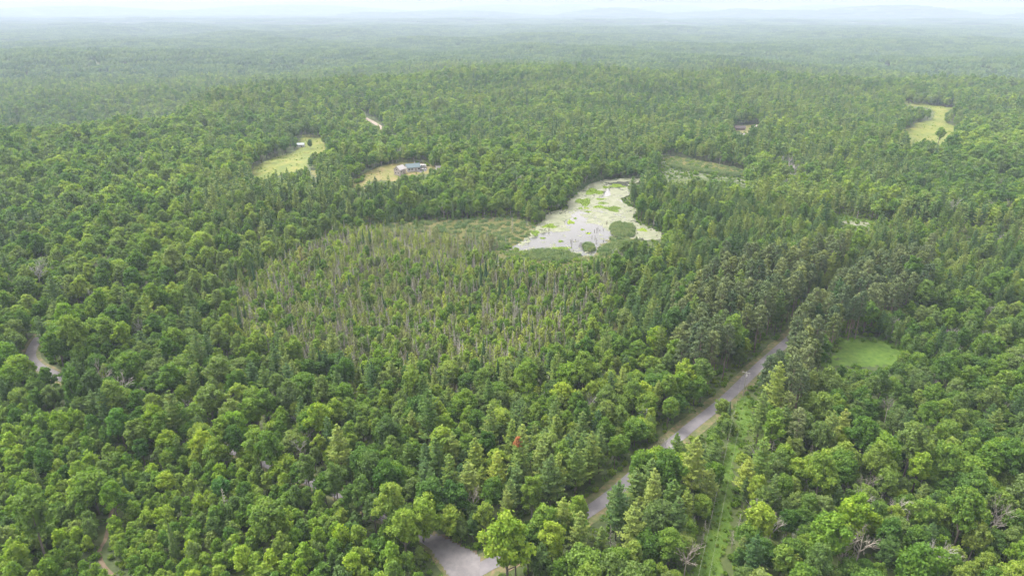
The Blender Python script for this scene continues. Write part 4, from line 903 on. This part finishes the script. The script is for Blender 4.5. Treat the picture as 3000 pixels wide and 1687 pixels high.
fill('reeds', [ISLE, ISLE2, RD1, RD2, RD3, RD5, RD6], 1.5, [3, 4], .8, 1.25, 'blue-green cattail reeds standing round the pond', 'reeds', 1, None, .1)
BR = crop([(1690,115),(1800,120),(2150,180),(2350,225),(2360,265),(2150,235),(1750,185)], 1350, 420, 2.862)
fill('marsh_grass', [M_BOGGRASS, SHORE_LOW, BR], 1.9, [5, 6, 5, 6, 3], .8, 1.3, 'tawny marsh grass beside the pond and along the far marsh', 'marsh grass', .9)
fill('bog_shrubs', [s25([(560,650),(860,560),(1250,590),(1330,650),(1600,670),(1580,800),(1440,950),(1150,980),(850,970),(520,850)])], 2.4, [0, 1, 2, 5, 6, 6], .6, 1.4, 'low green shrubs between the thin trees of the bog', 'shrubs', .85, avoid=M_BOGGRASS)
fill('meadow_brush', [M_CLEAR, M_HOUSE, M_MARSH], 2.6, [0, 1, 2], .6, 1.7, 'bushy clumps along the ragged edges of the meadows', 'brush', .75, None, 0, (9, .70, 15))
fill('marsh_brush', [M_BOGGRASS], 3.4, [1, 3, 4, 5, 6, 6], .6, 1.3, 'scattered low bushes and reeds in the tawny marsh', 'brush', .8, None, 0, (11, .50, 19))
fill('meadow_growth', [M_LEFT, M_CLEAR, M_FIELD, M_HOUSE], 3.8, [7, 7, 7, 5, 0], .3, .65, 'tufts and low weeds scattered over the meadows and clearing', 'weeds', .6, None, 0, (14, .48, 5))
fill('shore_plants', [RD4, M_MARSH, crop([(1340,470),(1440,560),(1480,600),(1440,640),(1580,690),(1600,720),(1700,740),(1560,640),(1480,540),(1400,490)], 1350, 420, 2.862)], 2.6, [7, 0, 1], .5, 1.0, 'bright green plants fringing pond and far marsh', 'shore plants', .7)

# ------------------------------------------------------------------ floating plant islands in the pond
ISL = [(1115,415,150,52,'largest bright green plant island, near the head of the pond'),(1310,362,125,30,'long plant island with a dark edge at the pond head'),(1030,500,125,62,'wide bright green plant island above the pond middle'),
       (1160,542,95,24,'flat green plant island between two larger ones'),(1275,560,130,46,'oval bright green plant island right of the pond middle'),(1170,478,80,16,'thin plant island below the largest one'),
       (1190,512,85,18,'narrow plant island above the oval one'),(1215,375,60,20,'small green plant island touching the long one'),(1003,556,40,16,'small round plant island on the left of a row'),
       (1052,555,45,14,'small round plant island in the middle of a row'),(1068,584,60,12,'small flat plant island below the row'),(920,672,62,32,'lone plant island left of the open water'),
       (745,706,115,36,'wide low plant island by the left shore'),(622,762,75,44,'bright plant island with a dark edge at the left shore'),(848,892,150,34,'brightest yellow-green plant island on the near shore'),
       (685,806,42,14,'tiny plant island in the dark open water'),(838,832,40,18,'tiny plant island in the middle of the open water'),(1020,734,32,12,'tiny plant island above the dead stumps'),
       (1068,766,44,14,'tiny plant island among the dead stumps'),(1438,372,70,16,'plant island by the right shore at the pond head'),(960,640,26,14,'tiny plant tuft left of the pond middle'),(1525,735,80,26,'reedy islet right of the cattail island')]
for cx_, cy_, w, h_, lab in ISL:
    c = at(1350+cx_/2.862, 420+cy_/2.862); e1 = at(1350+(cx_+w/2)/2.862, 420+cy_/2.862); e2 = at(1350+cx_/2.862, 420+(cy_-h_/2)/2.862)
    a, b = abs(e1[0]-c[0]), abs(e2[1]-c[1]); r = np.random.default_rng(int(cx_*7+cy_)); mb = MB()
    n = int(max(60, a*b*pi*5)); q = r.uniform(0, 1, n)**.5; th = r.uniform(0, 6.28, n); wob = 1+.25*np.sin(th*3+cx_)+.15*np.sin(th*5+cy_)
    C = np.c_[q*wob*a*np.cos(th), q*wob*b*np.sin(th), .08+.35*(1-q)*r.uniform(.2, 1, n)]; cards(mb, r, C, np.tile((0, 0, 1.), (n, 1)), .30, r.uniform(0, 1, n), .45)
    kk = 22; ths = np.arange(kk)/kk*2*pi; wv = .92*(1+.25*np.sin(ths*3+cx_)+.15*np.sin(ths*5+cy_)); ring = np.c_[a*wv*np.cos(ths), b*wv*np.sin(ths), np.full(kk, -.03)]
    top = ring*np.array([.9, .9, 1])+np.array([0, 0, .13]); mb.add(np.r_[ring, top], [(i, (i+1) % kk, kk+(i+1) % kk, kk+i) for i in range(kk)]+[tuple(range(kk, 2*kk))], .4)
    o = mb.obj('plant_island', MAT['mat']); o.location = (c[0], c[1], WZ+.05); tag(o, lab, 'plant island', 'plant islands floating in the pond')

# dead stumps in the water
stm = []; stn = []; PLM = [('the cattail island', 1825, 675), ('the tiny reed islet', 1725, 730), ('the lone plant island', 1671, 655), ('the brightest plant island', 1646, 732), ('the row of islands', 1718, 614), ('the wide low island', 1610, 667), ('the pond middle', 1740, 650)]
for q in range(4):
    r = np.random.default_rng(40+q); mb = MB(); h = (1.2, 2.2, 3.0, .8)[q]; mb.tube([(0, 0, -.3), (.05, 0, h*.6), (.15*(q-1), .08, h)], [.22, .17, .09], 6, .1)
    mb.tube([(0, 0, h*.6), (.35, .1, h*.8)], [.07, .03], 4, .1); stm.append(mb.mesh('stump', [MAT['bark']]))
STP = [(720,750),(735,748),(745,745),(780,740),(1120,750),(1140,740),(1150,735),(1165,742),(1195,740),(1125,805),(1135,830),(1140,850),(1195,830),(920,835),(930,850),(960,820),(990,870),(1000,868),(1010,872),(910,885),(945,905),(1218,692),(1225,690),(1200,860),(1100,800)]
for i, (a, b) in enumerate(STP):
    w = at(1350+a/2.862, 420+b/2.862); o = bpy.data.objects.new('dead_stump', stm[i % 4]); COL.objects.link(o); o.location = (w[0], w[1], WZ); o.rotation_euler = (0, 0, i*1.7); s = .8+.5*((i*37) % 10)/10; o.scale = (s, s, s)
    stn.append(dict(base='dark dead stump '+where(1350+a/2.862, 420+b/2.862, PLM), px=a, py=b, e=o)); tag(o, stn[-1]['base'], 'stump', 'dead stumps standing in the pond')
settle_labels(stn)
for (a, b, c_, d_, lab) in [(940,835,990,830,'pale fallen log lying in the open water'),(880,860,915,900,'dark fallen log near the brightest plant island'),(1240,634,1310,628,'thin log floating on the duckweed right of the middle')]:
    p0 = at(1350+a/2.862, 420+b/2.862); p1 = at(1350+c_/2.862, 420+d_/2.862); mb = MB(); mb.tube([(0, 0, 0), (p1[0]-p0[0], p1[1]-p0[1], .1)], [.18, .08], 6); mb.tube([((p1[0]-p0[0])*.5, (p1[1]-p0[1])*.5, .05), ((p1[0]-p0[0])*.6, (p1[1]-p0[1])*.5+.6, .5)], [.06, .02], 4)
    o = mb.obj('fallen_log', MAT['dead']); o.location = (p0[0], p0[1], WZ+.15); tag(o, lab, 'log', 'logs lying in the pond')

# ------------------------------------------------------------------ rusty dead top of one pine
MAT['rust'] = foliage('rusty_needles', [(0, (.13, .055, .03)), (.5, (.19, .075, .04)), (1, (.25, .11, .06))], transl=.15)
MAT['rust_dark'] = MAT['rust']
if rusty:
    e, t = rusty; r = np.random.default_rng(5); mb = MB(); n = 420; tt = r.uniform(0, 1, n); a = r.uniform(0, 6.28, n); H = 24
    rr = 1.9*(1-tt*.7)*r.uniform(.2, 1.1, n); C = np.c_[rr*np.cos(a)+.2, rr*np.sin(a)-.9, H*.86+H*.16*tt+rr*.3]; cards(mb, r, C, np.tile((0, 0, 1.), (n, 1)), .30, r.uniform(0, 1, n), .6, .7)
    o = mb.obj('dead_top', MAT['rust'], e); o['label'] = 'dead rusty orange top'

# ------------------------------------------------------------------ buildings
white = plain('white_siding', (.40, .39, .37)); roofteal = plain('blue_grey_metal_roof', (.085, .125, .135), .75); roofgrey = plain('grey_roof', (.33, .32, .31)); glass = plain('dark_window_glass', (.04, .045, .05), .15)
brownroof = plain('brown_roof', (.060, .048, .046), .85); woodwall = plain('brown_wall', (.16, .11, .085)); tan = plain('tan_gable_siding', (.33, .29, .26)); whitep = plain('white_paint', (.50, .50, .49), .5); blackp = plain('black_rubber', (.03, .03, .03))
def gable(name, px, py, L_, W2, h, rh, rz, wallm, roofm, label, cat, wins=(), over=.5, chim=False, door=True):
    w = at(px, py); z = float(terrain(w[0], w[1])); e = empty(name, (w[0], w[1], z+.15), rz); mb = MB()
    a, b = L_/2, W2/2; V = [(-a,-b,-1),(a,-b,-1),(a,b,-1),(-a,b,-1),(-a,-b,h),(a,-b,h),(a,b,h),(-a,b,h),(-a,0,h+rh),(a,0,h+rh)]
    mb.add(V, [(0,1,5,4),(2,3,7,6),(1,2,6,9,5),(3,0,4,8,7),(4,5,9,8),(6,7,8,9)]); mb.obj('wall', wallm, e)
    rf = MB(); oa = a+over; ob = b+over; k_ = rh/b; zt = h+rh+.12
    for sgn in (-1, 1):
        V = [(-oa, 0, zt), (oa, 0, zt), (oa, sgn*ob, zt-k_*ob), (-oa, sgn*ob, zt-k_*ob)]; V += [(x, y, q+.22) for x, y, q in V]
        rf.add(V, [(0,3,2,1),(4,5,6,7),(0,1,5,4),(1,2,6,5),(2,3,7,6),(3,0,4,7)])
    ro = rf.obj('roof', roofm, e)
    if chim: c_ = MB(); c_.box((a*.4, b*.3, zt+.2), (.8, .8, 1.6)); c_.obj('chimney', tan, ro)
    for (side, u_, zz, ww, wh) in wins:
        f = MB(); g_ = MB()
        if side in 'fb': s_ = -1 if side == 'f' else 1; f.box((u_, s_*(b+.03), zz), (ww+.25, .10, wh+.25)); g_.box((u_, s_*(b+.09), zz), (ww, .04, wh))
        else: s_ = -1 if side == 'l' else 1; f.box((s_*(a+.03), u_, zz), (.10, ww+.25, wh+.25)); g_.box((s_*(a+.09), u_, zz), (.04, ww, wh))
        fo = f.obj('window', whitep, e); g_.obj('pane', glass, fo)
    if door: d_ = MB(); d_.box((a*.3, -(b+.05), 1.05), (1.0, .12, 2.1)); do = d_.obj('door', woodwall, e); hn = MB(); hn.box((a*.3+.38, -(b+.14), 1.0), (.08, .06, .2)); hn.obj('handle', glass, do)
    tag(e, label, cat); return e
H1 = (700+1640/3.22, 300+640/3.22)
gable('house', H1[0], H1[1], 12.5, 8.5, 3.4, 2.6, radians(24), white, roofteal, 'white house with a blue-grey roof on the hill meadow', 'house',
      [('f', -4.6, 1.7, 1.6, 1.3), ('f', -1.8, 1.7, 1.6, 1.3), ('f', 4.9, 1.7, 2.2, 1.5), ('l', -2, 1.7, 1.2, 1.2), ('l', 2, 1.7, 1.2, 1.2), ('r', 0, 1.7, 1.6, 1.3)], .7, True)
H2 = (700+1520/3.22, 300+675/3.22)
gable('cottage', H2[0], H2[1], 9, 7, 4.6, 3.0, radians(62), tan, roofgrey, 'tall pale gabled building left of the house on the hill', 'house',
      [('l', -1.5, 1.6, 1.0, 1.3), ('l', 1.5, 1.6, 1.0, 1.3), ('l', 0, 4.6, 1.1, 1.3), ('f', -2.6, 2.6, 1.0, 1.3), ('b', -2, 2.6, 1.0, 1.3)], .5)
gable('shed', 700+1882/3.22, 300+638/3.22, 4.5, 3.5, 2.2, 1.3, radians(15), whitep, roofgrey, 'small white shed between trees right of the hill house', 'shed', [('f', -1.2, 1.3, .8, .8)], .3)
gable('cabin', 700+583/3.22, 300+420/3.22, 9, 5, 2.7, 1.6, radians(5), whitep, plain('pale_blue_roof', (.24, .29, .30), .6), 'small white cabin with pale blue roof above the left meadow', 'cabin', [('f', -2.6, 1.5, 1.0, .9), ('f', -.3, 1.5, 1.0, .9)], .4)
gable('barn', 2100+192/2.862, 250+376/2.862, 14, 8, 3.2, 2.4, radians(-8), woodwall, brownroof, 'dark brown barn in the yard among far right trees', 'barn', [('f', -5, 2, 1.4, 1.4), ('f', -1, 2, 1.4, 1.4), ('r', 0, 2, 1.2, 1.2)], .6)
gable('garage', 2100+318/2.862, 250+360/2.862, 9, 5, 2.4, 1.3, radians(12), plain('tan_wall', (.42, .36, .30)), plain('pale_tan_roof', (.27, .25, .23)), 'low pale roofed garage right of the brown barn', 'garage', [('f', -3, 1.4, 1.2, .9)], .4)
strip('driveway', np.array([at(2176, 392), at(2184, 398), at(2186, 405)]), 16, .3, MAT['asphalt'])
def camper():
    w = at(700+1722/3.22, 300+622/3.22); z = float(terrain(*w)); e = empty('camper_trailer', (w[0], w[1]+2, z+.15), radians(-8)); prof = [(-4.3,.8),(-4.5,1.8),(-4.2,3.0),(3.7,3.15),(4.4,2.4),(4.3,.8)]
    mb = MB(); n = len(prof); V = [(x, -1.2, q) for x, q in prof]+[(x, 1.2, q) for x, q in prof]; mb.add(V, [tuple(range(n)), tuple(range(2*n-1, n-1, -1))]+[(i, n+i, n+(i+1) % n, (i+1) % n) for i in range(n)]); mb.obj('body', whitep, e)
    st = MB(); st.box((0, -1.215, 1.35), (8.2, .02, .25)); st.obj('stripe', roofteal, e)
    for x in (-2.6, .2, 2.6): g_ = MB(); g_.box((x, -1.22, 2.2), (1.1, .03, .6)); g_.obj('window', glass, e)
    for x in (-.6, .6): t_ = MB(); t_.tube([(x, -1.25, .42), (x, -.95, .42)], [.42, .42], 14); t_.obj('wheel', blackp, e)
    d_ = MB(); d_.box((1.4, -1.22, 1.7), (.7, .03, 1.7)); d_.obj('door', roofgrey, e); h_ = MB(); h_.tube([(4.3, 0, .7), (5.6, 0, .6)], [.07, .07], 5); h_.obj('tow_bar', blackp, e)
    tag(e, 'long white camper trailer parked right of the hill house', 'trailer')
camper()
def car(px, py, rz, paint, label):
    w = at(px, py); z = float(terrain(*w)); e = empty('parked_car', (w[0], w[1], z+.14), rz)
    prof = [(-2.2,.35),(-2.25,.85),(-1.5,.95),(-1.0,1.45),(.9,1.5),(1.9,.95),(2.2,.85),(2.2,.35)]; prof = [(-2.2,.35),(-2.25,.9),(-1.9,.98),(-1.45,1.48),(.55,1.5),(1.15,1.0),(2.15,.85),(2.25,.35)]
    mb = MB(); n = len(prof); V = [(x, -.85*(1 if q < 1.2 else .82), q) for x, q in prof]+[(x, .85*(1 if q < 1.2 else .82), q) for x, q in prof]; mb.add(V, [tuple(range(n)), tuple(range(2*n-1, n-1, -1))]+[(i, n+i, n+(i+1) % n, (i+1) % n) for i in range(n)]); mb.obj('body', paint, e)
    for s_ in (-1, 1):
        g_ = MB(); g_.box((-.4, s_*.80, 1.2), (1.9, .06, .36)); g_.obj('window', glass, e)
        for x in (-1.35, 1.35): t_ = MB(); t_.tube([(x, s_*.88, .33), (x, s_*.62, .33)], [.33, .33], 12); t_.obj('wheel', blackp, e)
    tag(e, label, 'car')
car(700+1705/3.22, 300+643/3.22, .2, plain('dark_car_paint', (.05, .055, .06), .3), 'dark car parked between the hill house and the trailer')
car(700+1745/3.22, 300+640/3.22, .5, plain('silver_car_paint', (.45, .46, .47), .3), 'silver car parked just below the trailer')
drape('parking_area', crop([(1660,622),(1760,616),(1772,650),(1700,664),(1650,655)], 700, 300, 3.22), 1.5, .2, MAT['gravel'], rag=1)

# ------------------------------------------------------------------ utility poles and wires
def pole(px, py, label, rz):
    w = at(px, py); z = float(terrain(*w)); e = empty('utility_pole', (w[0], w[1], z), rz)
    a = MB(); a.tube([(0, 0, -.5), (0, 0, 6), (0, 0, 12.2)], [.19, .16, .12], 10); a.obj('post', MAT['dead'], e)
    c_ = MB(); c_.box((0, -.17, 11.6), (3.0, .12, .16)); co = c_.obj('crossarm', MAT['dead'], e)
    for s_ in (-1, 1): b_ = MB(); b_.tube([(s_*.9, -.17, 11.5), (0, -.17, 10.9)], [.03, .03], 5); b_.obj('brace', MAT['bark'], e)
    for x in (-1.35, 0, 1.35): i_ = MB(); i_.tube([(x, -.17, 11.7), (x, -.17, 11.85), (x, -.17, 12.0)], [.06, .09, .04], 8); i_.obj('insulator', whitep, co)
    t_ = MB(); t_.tube([(.35, 0, 9.6), (.35, 0, 9.8), (.35, 0, 10.7), (.35, 0, 10.75)], [.2, .26, .26, .1], 12); t_.obj('transformer', whitep, e)
    tag(e, label, 'pole', 'utility poles along the strip'); e.location.z = z; return w, z
p1, z1 = pole(2176, 1163, 'wooden utility pole with crossarm beside the paved road', radians(-25))
p2, z2 = pole(2012, 1960, 'wooden utility pole at the bottom end of the utility strip', radians(-15))
d_ = p2-p1; nrm = np.array([-d_[1], d_[0]])/np.linalg.norm(d_)
for off, lab in ((-1.3, 'thin power wire over the utility strip, the left of the pair'), (1.3, 'thin power wire over the utility strip, the right of the pair')):
    pts = []
    for q in range(25): t_ = q/24; xy = p1+d_*t_+nrm*off; pts.append((xy[0], xy[1], (z1+12)*(1-t_)+(z2+12)*t_-6*t_*(1-t_)))
    mb = MB(); mb.tube(pts, [.013]*25, 4); o = mb.obj('power_wire', roofgrey); tag(o, lab, 'wire', 'power wires over the utility strip')

# ------------------------------------------------------------------ haze
def haze():
    mb = MB(); mb.box((0, 10200, 62.5), (56000, 24000, 425)); m, n, l = nt('haze_air'); v = n.new('ShaderNodeVolumePrincipled')
    v.inputs['Color'].default_value = (.45, .54, .665, 1); v.inputs['Density'].default_value = HAZE_DENSITY; v.inputs['Anisotropy'].default_value = 0.0
    o_ = n.new('ShaderNodeOutputMaterial'); l.new(v.outputs[0], o_.inputs['Volume'])
    o = mb.obj('haze', m); tag(o, 'pale blue summer haze thickening towards the horizon', 'haze', kind='stuff')
    try: m.cycles.homogeneous_volume = True
    except Exception: pass
haze()
